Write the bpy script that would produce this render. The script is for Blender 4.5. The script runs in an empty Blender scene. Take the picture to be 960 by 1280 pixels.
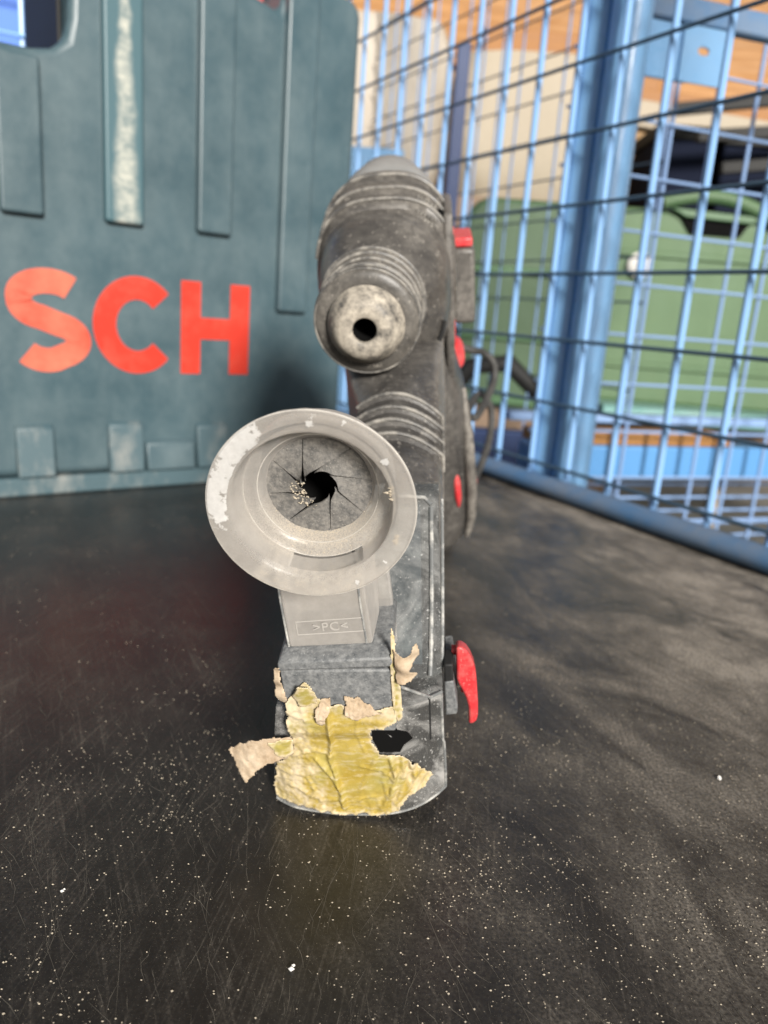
import bpy, bmesh, math, random
from mathutils import Vector, Matrix, noise
random.seed(11)
R = math.radians
sc = bpy.context.scene
COL = sc.collection

# ------------------------------------------------------------------ camera
cam_d = bpy.data.cameras.new("camera")
cam = bpy.data.objects.new("camera", cam_d); COL.objects.link(cam)
cam.matrix_world = Matrix(((0.9972, -0.07479, 0.0, 0.0),
                           (0.01845, 0.24599, -0.9691, 0.0),
                           (0.07248, 0.96638, 0.24668, 0.165),
                           (0, 0, 0, 1)))
cam_d.sensor_fit = 'HORIZONTAL'; cam_d.sensor_width = 36.0; cam_d.lens = 36.375
cam_d.clip_start = 0.01; cam_d.clip_end = 500
cam_d.dof.use_dof = True; cam_d.dof.focus_distance = 0.215; cam_d.dof.aperture_fstop = 17.0
sc.camera = cam

# ------------------------------------------------------------------ sky, sun, exposure
SUN_EL, SUN_AZ = 20.0, 161.0          # azimuth measured from +Y towards +X
w = bpy.data.worlds.new("World"); sc.world = w; w.use_nodes = True
wn = w.node_tree.nodes; wl = w.node_tree.links
sky = wn.new('ShaderNodeTexSky'); sky.sky_type = 'NISHITA'; sky.sun_disc = False
sky.sun_elevation = R(SUN_EL); sky.sun_rotation = R(SUN_AZ)
sky.dust_density = 1.0; sky.air_density = 1.0
hs = wn.new('ShaderNodeHueSaturation'); hs.inputs['Saturation'].default_value = 0.45
bg = wn['Background']; bg.inputs['Strength'].default_value = 0.05
wl.new(sky.outputs[0], hs.inputs['Color']); wl.new(hs.outputs[0], bg.inputs['Color'])
sd = bpy.data.lights.new("sun", 'SUN'); sun = bpy.data.objects.new("sun", sd); COL.objects.link(sun)
sd.energy = 5.0; sd.angle = R(12); sd.color = (1.0, 0.95, 0.88)
_d = Vector((math.sin(R(SUN_AZ)) * math.cos(R(SUN_EL)), math.cos(R(SUN_AZ)) * math.cos(R(SUN_EL)), math.sin(R(SUN_EL))))
sun.rotation_euler = _d.to_track_quat('Z', 'Y').to_euler(); sun.location = _d * 5
sc.view_settings.view_transform = 'Standard'; sc.view_settings.look = 'None'
sc.view_settings.gamma = 1.0; sc.view_settings.exposure = 0.50
sc.render.engine = 'CYCLES'
sc.cycles.use_denoising = True
sc.cycles.max_bounces = 10; sc.cycles.transparent_max_bounces = 16
sc.cycles.caustics_reflective = False; sc.cycles.caustics_refractive = False

# ------------------------------------------------------------------ node helpers
def new_mat(name):
    m = bpy.data.materials.new(name); m.use_nodes = True
    nt = m.node_tree
    return m, nt.nodes, nt.links, nt.nodes['Principled BSDF'], nt.nodes['Material Output']

def c4(c): return (c[0], c[1], c[2], 1.0)

def coords(n, l, scale=(1, 1, 1), rot=(0, 0, 0), kind='Object'):
    tc = n.new('ShaderNodeTexCoord'); mp = n.new('ShaderNodeMapping')
    mp.inputs['Scale'].default_value = scale; src = tc.outputs[kind]
    if rot != (0, 0, 0):                  # turn first, then stretch
        m0 = n.new('ShaderNodeMapping'); m0.inputs['Rotation'].default_value = rot; l.new(src, m0.inputs['Vector']); src = m0.outputs[0]
    l.new(src, mp.inputs['Vector']); return mp.outputs[0]

def noise_fac(n, l, vec, scale, lo, hi, detail=5, rough=0.6, dist=0.0):
    t = n.new('ShaderNodeTexNoise'); t.inputs['Scale'].default_value = scale
    t.inputs['Detail'].default_value = detail; t.inputs['Roughness'].default_value = rough
    t.inputs['Distortion'].default_value = dist
    l.new(vec, t.inputs['Vector'])
    m = n.new('ShaderNodeMapRange'); m.inputs['From Min'].default_value = lo; m.inputs['From Max'].default_value = hi
    l.new(t.outputs['Fac'], m.inputs['Value'])
    return m.outputs[0]

def math_n(n, l, op, a, b):
    m = n.new('ShaderNodeMath'); m.operation = op; m.use_clamp = True
    for k, v in enumerate((a, b)):
        if isinstance(v, (int, float)): m.inputs[k].default_value = v
        else: l.new(v, m.inputs[k])
    return m.outputs[0]

def mixc(n, l, fac, a, b):
    m = n.new('ShaderNodeMix'); m.data_type = 'RGBA'
    if isinstance(fac, (int, float)): m.inputs['Factor'].default_value = fac
    else: l.new(fac, m.inputs['Factor'])
    for s, v in (('A', a), ('B', b)):
        sock = [i for i in m.inputs if i.name == s and i.type == 'RGBA'][0]
        if isinstance(v, tuple): sock.default_value = c4(v)
        else: l.new(v, sock)
    return [o for o in m.outputs if o.type == 'RGBA'][0]

def mat(name, base, rough=0.5, dust=None, amt=0.5, scale=60, lo=0.4, hi=0.75, stretch=(1, 1, 1),
        metal=0.0, bump=0.0, bscale=300, speck=0.0, speck_scale=900, spec=0.5, vary=0.0, grime=False):
    """painted / plastic surface with worn dusty patches"""
    m, n, l, p, out = new_mat(name)
    v = coords(n, l, stretch)
    colr = base
    p.inputs['Roughness'].default_value = rough; p.inputs['Metallic'].default_value = metal
    p.inputs['Specular IOR Level'].default_value = spec
    if vary:
        f = noise_fac(n, l, v, scale * 0.35, 0.3, 0.7)
        colr = mixc(n, l, f, tuple(x * (1 - vary) for x in base), tuple(min(1, x * (1 + vary)) for x in base))
    if dust:
        big = noise_fac(n, l, v, scale, lo, hi, 8, 0.72)
        if grime:
            g1 = noise_fac(n, l, v, scale * 0.5, 0.36, 0.68, 6, 0.65, 0.6); g2 = noise_fac(n, l, coords(n, l), scale * 5, 0.36, 0.66, 6, 0.7)
            gm = n.new('ShaderNodeMath'); gm.operation = 'MULTIPLY_ADD'; l.new(g2, gm.inputs[0]); gm.inputs[1].default_value = 0.7; gm.inputs[2].default_value = 0.3
            big = math_n(n, l, 'ADD', math_n(n, l, 'MULTIPLY', g1, gm.outputs[0]), 0.10)
        f = math_n(n, l, 'MULTIPLY', big, amt)
        if grime:
            ge = n.new('ShaderNodeNewGeometry'); pm = n.new('ShaderNodeMapRange'); pm.inputs['From Min'].default_value = 0.52; pm.inputs['From Max'].default_value = 0.62
            l.new(ge.outputs['Pointiness'], pm.inputs['Value'])
            f = math_n(n, l, 'ADD', f, math_n(n, l, 'MULTIPLY', math_n(n, l, 'MULTIPLY', pm.outputs[0], gm.outputs[0]), 0.45))
        if speck:
            v2 = coords(n, l)
            s = math_n(n, l, 'MULTIPLY', noise_fac(n, l, v2, speck_scale, 0.62, 0.68, 2), speck)
            f = math_n(n, l, 'MAXIMUM', f, s)
        colr = mixc(n, l, f, colr, dust)
        r = n.new('ShaderNodeMapRange'); r.inputs['To Min'].default_value = rough; r.inputs['To Max'].default_value = 0.9
        l.new(f, r.inputs['Value']); l.new(r.outputs[0], p.inputs['Roughness'])
    if isinstance(colr, tuple): p.inputs['Base Color'].default_value = c4(colr)
    else: l.new(colr, p.inputs['Base Color'])
    if bump:
        b = n.new('ShaderNodeBump'); b.inputs['Strength'].default_value = bump; b.inputs['Distance'].default_value = 0.0006
        t = n.new('ShaderNodeTexNoise'); t.inputs['Scale'].default_value = bscale; t.inputs['Detail'].default_value = 6
        l.new(coords(n, l), t.inputs['Vector']); l.new(t.outputs['Fac'], b.inputs['Height']); l.new(b.outputs[0], p.inputs['Normal'])
    return m

# ------------------------------------------------------------------ materials
DUST = (0.36, 0.33, 0.29)
def floor_material():
    m, n, l, p, out = new_mat("black_floor_film")
    tc = n.new('ShaderNodeTexCoord'); sep = n.new('ShaderNodeSeparateXYZ'); l.new(tc.outputs['Object'], sep.inputs[0])
    # dust lies thicker towards the mesh side and the back of the cage
    def rng(sock, a, b):
        r = n.new('ShaderNodeMapRange'); r.inputs['From Min'].default_value = a; r.inputs['From Max'].default_value = b
        l.new(sock, r.inputs['Value']); return r.outputs[0]
    right = rng(sep.outputs['X'], -0.02, 0.22)
    deep = rng(sep.outputs['Y'], 0.16, 0.55)
    side = math_n(n, l, 'MULTIPLY', right, math_n(n, l, 'ADD', math_n(n, l, 'MULTIPLY', deep, 0.9), 0.55))
    wipe = noise_fac(n, l, coords(n, l, (15, 6, 1), (0, 0, R(-22))), 1.5, 0.38, 0.66, 10, 0.74, 0.7)
    cloud = noise_fac(n, l, coords(n, l), 12, 0.38, 0.64, 10, 0.76, 0.2)
    fine = noise_fac(n, l, coords(n, l, (1, 1, 1)), 900, 0.40, 0.74, 6, 0.75)
    hair = noise_fac(n, l, coords(n, l, (900, 30, 1), (0, 0, R(8))), 1.0, 0.54, 0.72, 3)
    hair2 = noise_fac(n, l, coords(n, l, (650, 22, 1), (0, 0, R(-26))), 1.0, 0.56, 0.74, 3)
    f = math_n(n, l, 'MULTIPLY', side, math_n(n, l, 'ADD', math_n(n, l, 'MULTIPLY', math_n(n, l, 'MULTIPLY', wipe, math_n(n, l, 'ADD', math_n(n, l, 'MULTIPLY', cloud, 0.8), 0.2)), 1.5), 0.12))
    f = math_n(n, l, 'ADD', f, math_n(n, l, 'MULTIPLY', math_n(n, l, 'MULTIPLY', cloud, wipe), 0.14))
    f = math_n(n, l, 'ADD', f, math_n(n, l, 'MULTIPLY', math_n(n, l, 'MULTIPLY', hair, cloud), 0.24))
    f = math_n(n, l, 'ADD', f, math_n(n, l, 'MULTIPLY', math_n(n, l, 'MULTIPLY', hair2, wipe), 0.26))
    gm = n.new('ShaderNodeMath'); gm.operation = 'MULTIPLY_ADD'; l.new(fine, gm.inputs[0]); gm.inputs[1].default_value = 1.5; gm.inputs[2].default_value = 0.18
    gq = n.new('ShaderNodeMath'); gq.operation = 'MULTIPLY'; gq.use_clamp = True; l.new(f, gq.inputs[0]); l.new(gm.outputs[0], gq.inputs[1]); f = gq.outputs[0]
    grit = noise_fac(n, l, coords(n, l), 2300, 0.66, 0.72, 2)
    f = math_n(n, l, 'MAXIMUM', f, math_n(n, l, 'MULTIPLY', grit, math_n(n, l, 'ADD', math_n(n, l, 'MULTIPLY', cloud, 0.6), 0.1)))
    f = math_n(n, l, 'ADD', f, 0.006)
    colr = mixc(n, l, f, (0.010, 0.0095, 0.009), (0.47, 0.415, 0.345))
    l.new(colr, p.inputs['Base Color'])
    r = n.new('ShaderNodeMapRange'); r.inputs['From Max'].default_value = 0.55
    r.inputs['To Min'].default_value = 0.30; r.inputs['To Max'].default_value = 0.85
    l.new(f, r.inputs['Value']); l.new(r.outputs[0], p.inputs['Roughness'])
    p.inputs['Specular IOR Level'].default_value = 0.35
    b = n.new('ShaderNodeBump'); b.inputs['Strength'].default_value = 0.25; b.inputs['Distance'].default_value = 0.0004
    t = n.new('ShaderNodeTexNoise'); t.inputs['Scale'].default_value = 260; t.inputs['Detail'].default_value = 5
    l.new(coords(n, l), t.inputs['Vector']); l.new(t.outputs['Fac'], b.inputs['Height']); l.new(b.outputs[0], p.inputs['Normal'])
    return m

def attr_fac(n, name):
    a = n.new('ShaderNodeAttribute'); a.attribute_name = name; return a.outputs['Fac']

def frosted_material():
    """milky translucent plastic, scuffed and dusty where the vertex masks say so"""
    m, n, l, p, out = new_mat("frosted_plastic")
    v = coords(n, l)
    film = noise_fac(n, l, v, 230, 0.36, 0.70, 8, 0.7)
    colr = mixc(n, l, film, (0.60, 0.57, 0.535), (0.74, 0.705, 0.66))
    spk = math_n(n, l, 'MULTIPLY', noise_fac(n, l, v, 1500, 0.64, 0.70, 2), 0.75)
    colr = mixc(n, l, spk, colr, (0.70, 0.66, 0.58))
    scr = math_n(n, l, 'MULTIPLY', noise_fac(n, l, coords(n, l, (120, 120, 900)), 1.0, 0.62, 0.70, 3), 0.35)
    colr = mixc(n, l, scr, colr, (0.62, 0.59, 0.54))
    dustf = attr_fac(n, "dust"); scuff = attr_fac(n, "scuff")
    grain = noise_fac(n, l, v, 2600, 0.25, 0.70, 4, 0.7)
    df = math_n(n, l, 'MULTIPLY', dustf, grain)
    colr = mixc(n, l, df, colr, (0.60, 0.52, 0.41))
    # ragged white scuffs: mask pushed through noise so that the edge is organic
    n1 = noise_fac(n, l, v, 240, 0.0, 1.0, 8, 0.65); n2_ = noise_fac(n, l, v, 700, 0.0, 1.0, 5, 0.6)
    q = n.new('ShaderNodeMath'); q.operation = 'MULTIPLY_ADD'; l.new(n1, q.inputs[0]); q.inputs[1].default_value = 2.3; l.new(scuff, q.inputs[2])
    q2 = n.new('ShaderNodeMath'); q2.operation = 'MULTIPLY_ADD'; l.new(n2_, q2.inputs[0]); q2.inputs[1].default_value = 0.55; l.new(q.outputs[0], q2.inputs[2])
    sm = n.new('ShaderNodeMapRange'); sm.inputs['From Min'].default_value = 1.84; sm.inputs['From Max'].default_value = 1.98; l.new(q2.outputs[0], sm.inputs['Value'])
    sf = sm.outputs[0]
    colr = mixc(n, l, sf, colr, mixc(n, l, n2_, (0.50, 0.49, 0.47), (0.80, 0.79, 0.77)))
    l.new(colr, p.inputs['Base Color'])
    p.inputs['Roughness'].default_value = 0.30; p.inputs['IOR'].default_value = 1.45
    p.inputs['Specular IOR Level'].default_value = 0.5
    tr = math_n(n, l, 'SUBTRACT', 0.58, math_n(n, l, 'MAXIMUM', math_n(n, l, 'MULTIPLY', df, 0.5), math_n(n, l, 'MULTIPLY', sf, 0.55)))
    lw = n.new('ShaderNodeLayerWeight'); lw.inputs['Blend'].default_value = 0.5
    fa = n.new('ShaderNodeMapRange'); fa.inputs['To Min'].default_value = 1.3; fa.inputs['To Max'].default_value = 0.15
    l.new(lw.outputs['Facing'], fa.inputs['Value']); tr = math_n(n, l, 'MULTIPLY', tr, fa.outputs[0])
    tl = n.new('ShaderNodeBsdfTransparent'); tl.inputs['Color'].default_value = (0.93, 0.92, 0.90, 1)
    tb = n.new('ShaderNodeBsdfTranslucent'); l.new(colr, tb.inputs['Color'])
    mx0 = n.new('ShaderNodeMixShader'); mx0.inputs[0].default_value = 0.30
    l.new(p.outputs[0], mx0.inputs[1]); l.new(tb.outputs[0], mx0.inputs[2])
    mx = n.new('ShaderNodeMixShader'); l.new(tr, mx.inputs[0]); l.new(mx0.outputs[0], mx.inputs[1]); l.new(tl.outputs[0], mx.inputs[2])
    l.new(mx.outputs[0], out.inputs['Surface'])
    b = n.new('ShaderNodeBump'); b.inputs['Strength'].default_value = 0.35; b.inputs['Distance'].default_value = 0.0003
    t = n.new('ShaderNodeTexNoise'); t.inputs['Scale'].default_value = 420; t.inputs['Detail'].default_value = 7
    l.new(v, t.inputs['Vector']); l.new(t.outputs['Fac'], b.inputs['Height']); l.new(b.outputs[0], p.inputs['Normal'])
    return m

def clear_material(name, tint, haze_lo=0.12, haze_hi=0.6, dustc=(0.42, 0.41, 0.39)):
    """thin clear plastic wall with a film of dust"""
    m, n, l, p, out = new_mat(name)
    v = coords(n, l)
    a = noise_fac(n, l, v, 60, 0.44, 0.66, 9, 0.68, 1.0); s = noise_fac(n, l, v, 1100, 0.63, 0.70, 2)
    f = n.new('ShaderNodeMapRange'); f.inputs['To Min'].default_value = haze_lo; f.inputs['To Max'].default_value = haze_hi
    l.new(a, f.inputs['Value'])
    fac = math_n(n, l, 'MAXIMUM', f.outputs[0], math_n(n, l, 'MULTIPLY', s, 0.75))
    p.inputs['Base Color'].default_value = c4(dustc); p.inputs['Roughness'].default_value = 0.7
    tl = n.new('ShaderNodeBsdfTransparent'); tl.inputs['Color'].default_value = c4(tint)
    gl = n.new('ShaderNodeBsdfGlossy'); gl.inputs['Roughness'].default_value = 0.07
    fr = n.new('ShaderNodeFresnel'); fr.inputs['IOR'].default_value = 1.5
    m1 = n.new('ShaderNodeMixShader'); l.new(fac, m1.inputs[0]); l.new(tl.outputs[0], m1.inputs[1]); l.new(p.outputs[0], m1.inputs[2])
    m2 = n.new('ShaderNodeMixShader'); l.new(math_n(n, l, 'MULTIPLY', fr.outputs[0], 0.8), m2.inputs[0])
    l.new(m1.outputs[0], m2.inputs[1]); l.new(gl.outputs[0], m2.inputs[2])
    l.new(m2.outputs[0], out.inputs['Surface'])
    return m

def tape_material():
    m, n, l, p, out = new_mat("old_yellow_tape")
    v = coords(n, l)
    a = noise_fac(n, l, v, 70, 0.32, 0.70, 7); f2 = noise_fac(n, l, coords(n, l, (1, 1, 3.2)), 190, 0.50, 0.66, 5)
    colr = mixc(n, l, a, (0.30, 0.21, 0.032), (0.44, 0.34, 0.095))
    olive = noise_fac(n, l, v, 38, 0.48, 0.66, 3)
    colr = mixc(n, l, math_n(n, l, 'MULTIPLY', olive, 0.65), colr, (0.22, 0.23, 0.085))
    colr = mixc(n, l, math_n(n, l, 'MULTIPLY', f2, 0.42), colr, (0.56, 0.50, 0.37))
    colr = mixc(n, l, attr_fac(n, "torn"), colr, (0.55, 0.46, 0.31))
    spk = math_n(n, l, 'MULTIPLY', noise_fac(n, l, v, 1600, 0.68, 0.74, 2), 0.6)
    colr = mixc(n, l, spk, colr, (0.62, 0.58, 0.50))
    l.new(colr, p.inputs['Base Color']); p.inputs['Roughness'].default_value = 0.36
    p.inputs['Specular IOR Level'].default_value = 0.35
    b = n.new('ShaderNodeBump'); b.inputs['Strength'].default_value = 0.38; b.inputs['Distance'].default_value = 0.0005
    t = n.new('ShaderNodeTexNoise'); t.inputs['Scale'].default_value = 420; t.inputs['Detail'].default_value = 6
    l.new(v, t.inputs['Vector']); l.new(t.outputs['Fac'], b.inputs['Height']); l.new(b.outputs[0], p.inputs['Normal'])
    return m

M = {}
M['floor'] = floor_material()
M['frost'] = frosted_material()
M['clear'] = clear_material("clear_plastic", (0.80, 0.83, 0.84), 0.10, 0.66, (0.50, 0.49, 0.47))
M['clear_dark'] = clear_material("smoked_clear_plastic", (0.66, 0.71, 0.73), 0.12, 0.46, (0.40, 0.40, 0.39))
M['clear_edge'] = mat("clear_plastic_edge", (0.15, 0.155, 0.155), 0.2, (0.62, 0.60, 0.55), 0.8, 130, 0.46, 0.70, bump=0.1)
M['tape'] = tape_material()
M['relief'] = mat('raised_milky_plastic', (0.37, 0.35, 0.325), 0.4)
M['dark_box'] = mat('dark_box_plastic', (0.006, 0.009, 0.022), 0.85, spec=0.15)
M['frost_edge'] = mat('milky_plastic_edge', (0.40, 0.38, 0.35), 0.25, (0.60, 0.57, 0.51), 0.7, 300, 0.42, 0.66)
M['tape_back'] = mat("tape_underside", (0.27, 0.18, 0.10), 0.85, (0.56, 0.46, 0.34), 0.9, 130, 0.30, 0.66, bump=0.5, bscale=500)
M['black'] = mat("matt_black", (0.008, 0.008, 0.008), 0.7)
M['hole_black'] = mat("dark_hollow", (0.004, 0.004, 0.004), 0.9, spec=0.1)
M['dark_plastic'] = mat("dusty_dark_plastic", (0.022, 0.021, 0.021), 0.32, (0.40, 0.37, 0.33), 0.30, 60, 0.26, 0.92, bump=0.25, bscale=420, speck=0.4, speck_scale=600, grime=True)
M['ridge'] = mat("rubbed_pale_ridge", (0.075, 0.072, 0.068), 0.4, (0.44, 0.41, 0.36), 0.7, 130, 0.42, 0.66)
M['gear'] = mat("dusty_gear_housing", (0.030, 0.028, 0.027), 0.30, (0.44, 0.405, 0.355), 0.36, 60, 0.26, 0.90, stretch=(0.7, 1.0, 1.5), bump=0.25, bscale=300, speck=0.4, speck_scale=450, grime=True)
M['chuck_rubber'] = mat("dusty_chuck_rubber", (0.030, 0.028, 0.026), 0.40, (0.46, 0.42, 0.365), 0.42, 75, 0.28, 0.88, bump=0.3, bscale=380, speck=0.4, speck_scale=450, grime=True)
M['chuck_cap'] = mat("worn_pale_chuck_cap", (0.07, 0.066, 0.06), 0.42, (0.47, 0.42, 0.345), 0.92, 80, 0.38, 0.58, bump=0.3, bscale=380)
M['dome'] = mat("grey_housing_top", (0.22, 0.22, 0.215), 0.45, (0.36, 0.35, 0.33), 0.5, 40)
M['holder'] = mat("scratched_grey_plastic", (0.06, 0.066, 0.072), 0.5, (0.42, 0.42, 0.41), 0.62, 420, 0.30, 0.80, bump=0.45, bscale=800, speck=0.5, speck_scale=1300)
M['flap'] = mat("dusty_rubber_flap", (0.085, 0.083, 0.08), 0.75, (0.34, 0.315, 0.28), 0.55, 620, 0.38, 0.72, bump=0.5, bscale=1200, speck=0.5, speck_scale=1500)
M['red'] = mat("red_plastic", (0.55, 0.036, 0.042), 0.36, (0.58, 0.26, 0.23), 0.45, 150, 0.45, 0.75, bump=0.2, bscale=500, speck=0.5, speck_scale=1100)
M['red_faded'] = mat("dusty_red_plastic", (0.50, 0.04, 0.045), 0.5, (0.5, 0.3, 0.27), 0.6, 80)
M['case'] = mat("blue_green_case_plastic", (0.044, 0.080, 0.096), 0.36, (0.22, 0.27, 0.275), 0.34, 22, 0.38, 0.85, stretch=(1, 1, 0.8), bump=0.10, bscale=700, vary=0.12)
M['case_worn'] = mat("scuffed_case_plastic", (0.058, 0.100, 0.117), 0.5, (0.36, 0.345, 0.31), 0.5, 22, 0.50, 0.72, stretch=(1.5, 1, 0.8), bump=0.12, bscale=500)
def streak_material():
    m, n, l, p, out = new_mat("case_plastic_with_pale_rub")
    tc = n.new('ShaderNodeTexCoord'); sp = n.new('ShaderNodeSeparateXYZ'); l.new(tc.outputs['Object'], sp.inputs[0])
    v = coords(n, l, (1, 1, 1)); wob = n.new('ShaderNodeTexNoise'); wob.inputs['Scale'].default_value = 26; wob.inputs['Detail'].default_value = 6
    l.new(v, wob.inputs['Vector'])
    x = n.new('ShaderNodeMath'); x.operation = 'MULTIPLY_ADD'; l.new(wob.outputs['Fac'], x.inputs[0]); x.inputs[1].default_value = 0.016; l.new(sp.outputs['X'], x.inputs[2])
    d = n.new('ShaderNodeMath'); d.operation = 'SUBTRACT'; l.new(x.outputs[0], d.inputs[0]); d.inputs[1].default_value = 0.1105
    a = n.new('ShaderNodeMath'); a.operation = 'ABSOLUTE'; l.new(d.outputs[0], a.inputs[0])
    # wider towards the foot of the rib
    wd = n.new('ShaderNodeMapRange'); wd.inputs['From Min'].default_value = 0.22; wd.inputs['From Max'].default_value = 0.43; wd.inputs['To Min'].default_value = 0.0125; wd.inputs['To Max'].default_value = 0.003
    l.new(sp.outputs['Z'], wd.inputs['Value'])
    q = n.new('ShaderNodeMath'); q.operation = 'DIVIDE'; l.new(a.outputs[0], q.inputs[0]); l.new(wd.outputs[0], q.inputs[1])
    f = n.new('ShaderNodeMapRange'); f.inputs['From Min'].default_value = 1.0; f.inputs['From Max'].default_value = 0.35; l.new(q.outputs[0], f.inputs['Value'])
    br = noise_fac(n, l, coords(n, l, (1.6, 1, 2.2)), 60, 0.28, 0.64, 8, 0.72)
    fac = math_n(n, l, 'MULTIPLY', math_n(n, l, 'MULTIPLY', f.outputs[0], br), 0.85)
    l.new(mixc(n, l, fac, (0.052, 0.110, 0.130), (0.50, 0.49, 0.42)), p.inputs['Base Color']); p.inputs['Roughness'].default_value = 0.45
    return m
M['case_streak'] = streak_material()
M['letter'] = mat("red_print", (0.52, 0.034, 0.018), 0.38, (0.52, 0.13, 0.075), 0.5, 12, 0.45, 0.75)
M['letter_worn'] = mat("rubbed_red_print", (0.54, 0.055, 0.026), 0.45, (0.56, 0.20, 0.12), 0.7, 12, 0.38, 0.65)
M['cage'] = mat("blue_paint", (0.22, 0.44, 0.72), 0.24, (0.22, 0.36, 0.55), 0.35, 30, bump=0.08)
M['cage_wire'] = mat("blue_wire_paint", (0.22, 0.40, 0.68), 0.34)
M['cage_cross'] = mat("shaded_blue_wire", (0.045, 0.09, 0.14), 0.5)  # wire blue darkened: unlit look of the cross wires is in the colour
M['rail'] = mat("dusty_blue_rail", (0.060, 0.165, 0.33), 0.45, (0.24, 0.235, 0.22), 0.5, 14, 0.36, 0.66, bump=0.15)
M['far_wire'] = mat("pale_blue_wire", (0.20, 0.31, 0.52), 0.45)
M['navy'] = mat("navy_paint", (0.012, 0.035, 0.12), 0.5)
M['deep_blue'] = mat("blue_sheet", (0.06, 0.17, 0.55), 0.6)
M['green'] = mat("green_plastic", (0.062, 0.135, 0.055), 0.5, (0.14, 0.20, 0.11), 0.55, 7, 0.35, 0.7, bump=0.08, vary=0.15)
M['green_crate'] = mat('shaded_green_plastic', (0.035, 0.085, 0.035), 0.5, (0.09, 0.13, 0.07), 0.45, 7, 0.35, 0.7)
M['green_dark'] = mat("dark_green_plastic", (0.045, 0.12, 0.045), 0.5)
M['white'] = mat("white_plastic", (0.80, 0.78, 0.74), 0.4)
M['wood'] = mat("orange_planed_wood", (0.34, 0.165, 0.045), 0.6, (0.19, 0.08, 0.025), 0.6, 5, 0.4, 0.65, stretch=(1, 1, 14), vary=0.2)
M['wood_dark'] = mat("brown_wood", (0.26, 0.115, 0.035), 0.65, (0.4, 0.2, 0.07), 0.5, 5, 0.4, 0.7, stretch=(1, 1, 10))
M['cream'] = mat("cream_wrapping", (0.36, 0.31, 0.25), 0.5, (0.52, 0.475, 0.41), 0.7, 10, 0.42, 0.62, stretch=(3, 3, 0.6), bump=0.4, bscale=30)
M['cream2'] = mat("beige_sheeting", (0.32, 0.27, 0.20), 0.6, (0.42, 0.37, 0.29), 0.5, 6)
M['teal'] = mat("teal_plastic", (0.15, 0.33, 0.31), 0.3, (0.4, 0.5, 0.46), 0.4, 10)
M['brown'] = mat("brown_board", (0.22, 0.15, 0.10), 0.7)
M['cable'] = mat("dusty_black_cable", (0.025, 0.025, 0.024), 0.6, (0.16, 0.15, 0.14), 0.5, 80)
M['crumb'] = mat("pale_crumbs", (0.46, 0.40, 0.31), 0.8)
M['chip'] = mat("white_chip", (0.82, 0.80, 0.76), 0.7)
M['streak'] = mat("pale_scratch", (0.16, 0.145, 0.12), 0.8)
M['concrete'] = mat("concrete", (0.22, 0.21, 0.19), 0.85, (0.12, 0.115, 0.10), 0.6, 3, bump=0.3, bscale=40)
M['wall'] = mat("dim_boarded_wall", (0.30, 0.19, 0.09), 0.8, (0.16, 0.10, 0.05), 0.6, 3, stretch=(6, 1, 0.5))

# ------------------------------------------------------------------ mesh helpers
class MB:
    def __init__(s): s.v = []; s.f = []; s.at = {}
    def add(s, vs, fs):
        o = len(s.v); s.v += [tuple(x) for x in vs]; s.f += [tuple(i + o for i in q) for q in fs]; return o
    def box(s, a, b):
        (x0, y0, z0), (x1, y1, z1) = a, b
        s.add([(x0, y0, z0), (x1, y0, z0), (x1, y1, z0), (x0, y1, z0), (x0, y0, z1), (x1, y0, z1), (x1, y1, z1), (x0, y1, z1)],
              [(0, 3, 2, 1), (4, 5, 6, 7), (0, 1, 5, 4), (1, 2, 6, 5), (2, 3, 7, 6), (3, 0, 4, 7)]); return s
    def rings(s, rs, cap0=True, cap1=True, closed=True):
        n = len(rs[0]); o = len(s.v)
        for r in rs: s.v += [tuple(p) for p in r]
        for i in range(len(rs) - 1):
            for j in range(n if closed else n - 1):
                k = (j + 1) % n
                s.f.append((o + i * n + j, o + i * n + k, o + (i + 1) * n + k, o + (i + 1) * n + j))
        if cap0: s.f.append(tuple(o + j for j in reversed(range(n))))
        if cap1: s.f.append(tuple(o + (len(rs) - 1) * n + j for j in range(n)))
        return s
    def tube(s, pts, r, n=8, cap=True):
        pts = [Vector(p) for p in pts]; rs = []
        t0 = (pts[1] - pts[0]).normalized()
        up = Vector((0, 0, 1)) if abs(t0.z) < 0.9 else Vector((1, 0, 0))
        a = t0.cross(up).normalized()
        for i, p in enumerate(pts):
            t = (pts[min(i + 1, len(pts) - 1)] - pts[max(i - 1, 0)]).normalized()
            a = (a - t * a.dot(t)).normalized(); b = t.cross(a)
            rr = r[i] if isinstance(r, (list, tuple)) else r
            rs.append([p + (a * math.cos(2 * math.pi * k / n) + b * math.sin(2 * math.pi * k / n)) * rr for k in range(n)])
        return s.rings(rs, cap, cap)
    def prism(s, poly, fn, d0, d1):
        """poly of 2D points, fn(p, d) -> 3D"""
        return s.rings([[fn(p, d0) for p in poly], [fn(p, d1) for p in poly]])
    def build(s, name, m, parent=None, smooth=40, bevel=0, seg=2, kind=None):
        me = bpy.data.meshes.new(name); me.from_pydata(s.v, [], s.f)
        bm = bmesh.new(); bm.from_mesh(me); bmesh.ops.recalc_face_normals(bm, faces=bm.faces[:])
        bm.to_mesh(me); bm.free()
        for k, vals in s.at.items():
            a = me.attributes.new(k, 'FLOAT', 'POINT'); a.data.foreach_set('value', vals)
        if smooth:
            me.shade_smooth(); me.set_sharp_from_angle(angle=R(smooth))
        o = bpy.data.objects.new(name, me); COL.objects.link(o)
        me.materials.append(m)
        if parent: o.parent = parent
        if bevel:
            b = o.modifiers.new("bevel", 'BEVEL'); b.width = bevel; b.segments = seg; b.limit_method = 'ANGLE'; b.angle_limit = R(35)
            b.harden_normals = False
        if kind: o['kind'] = kind
        return o

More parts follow.
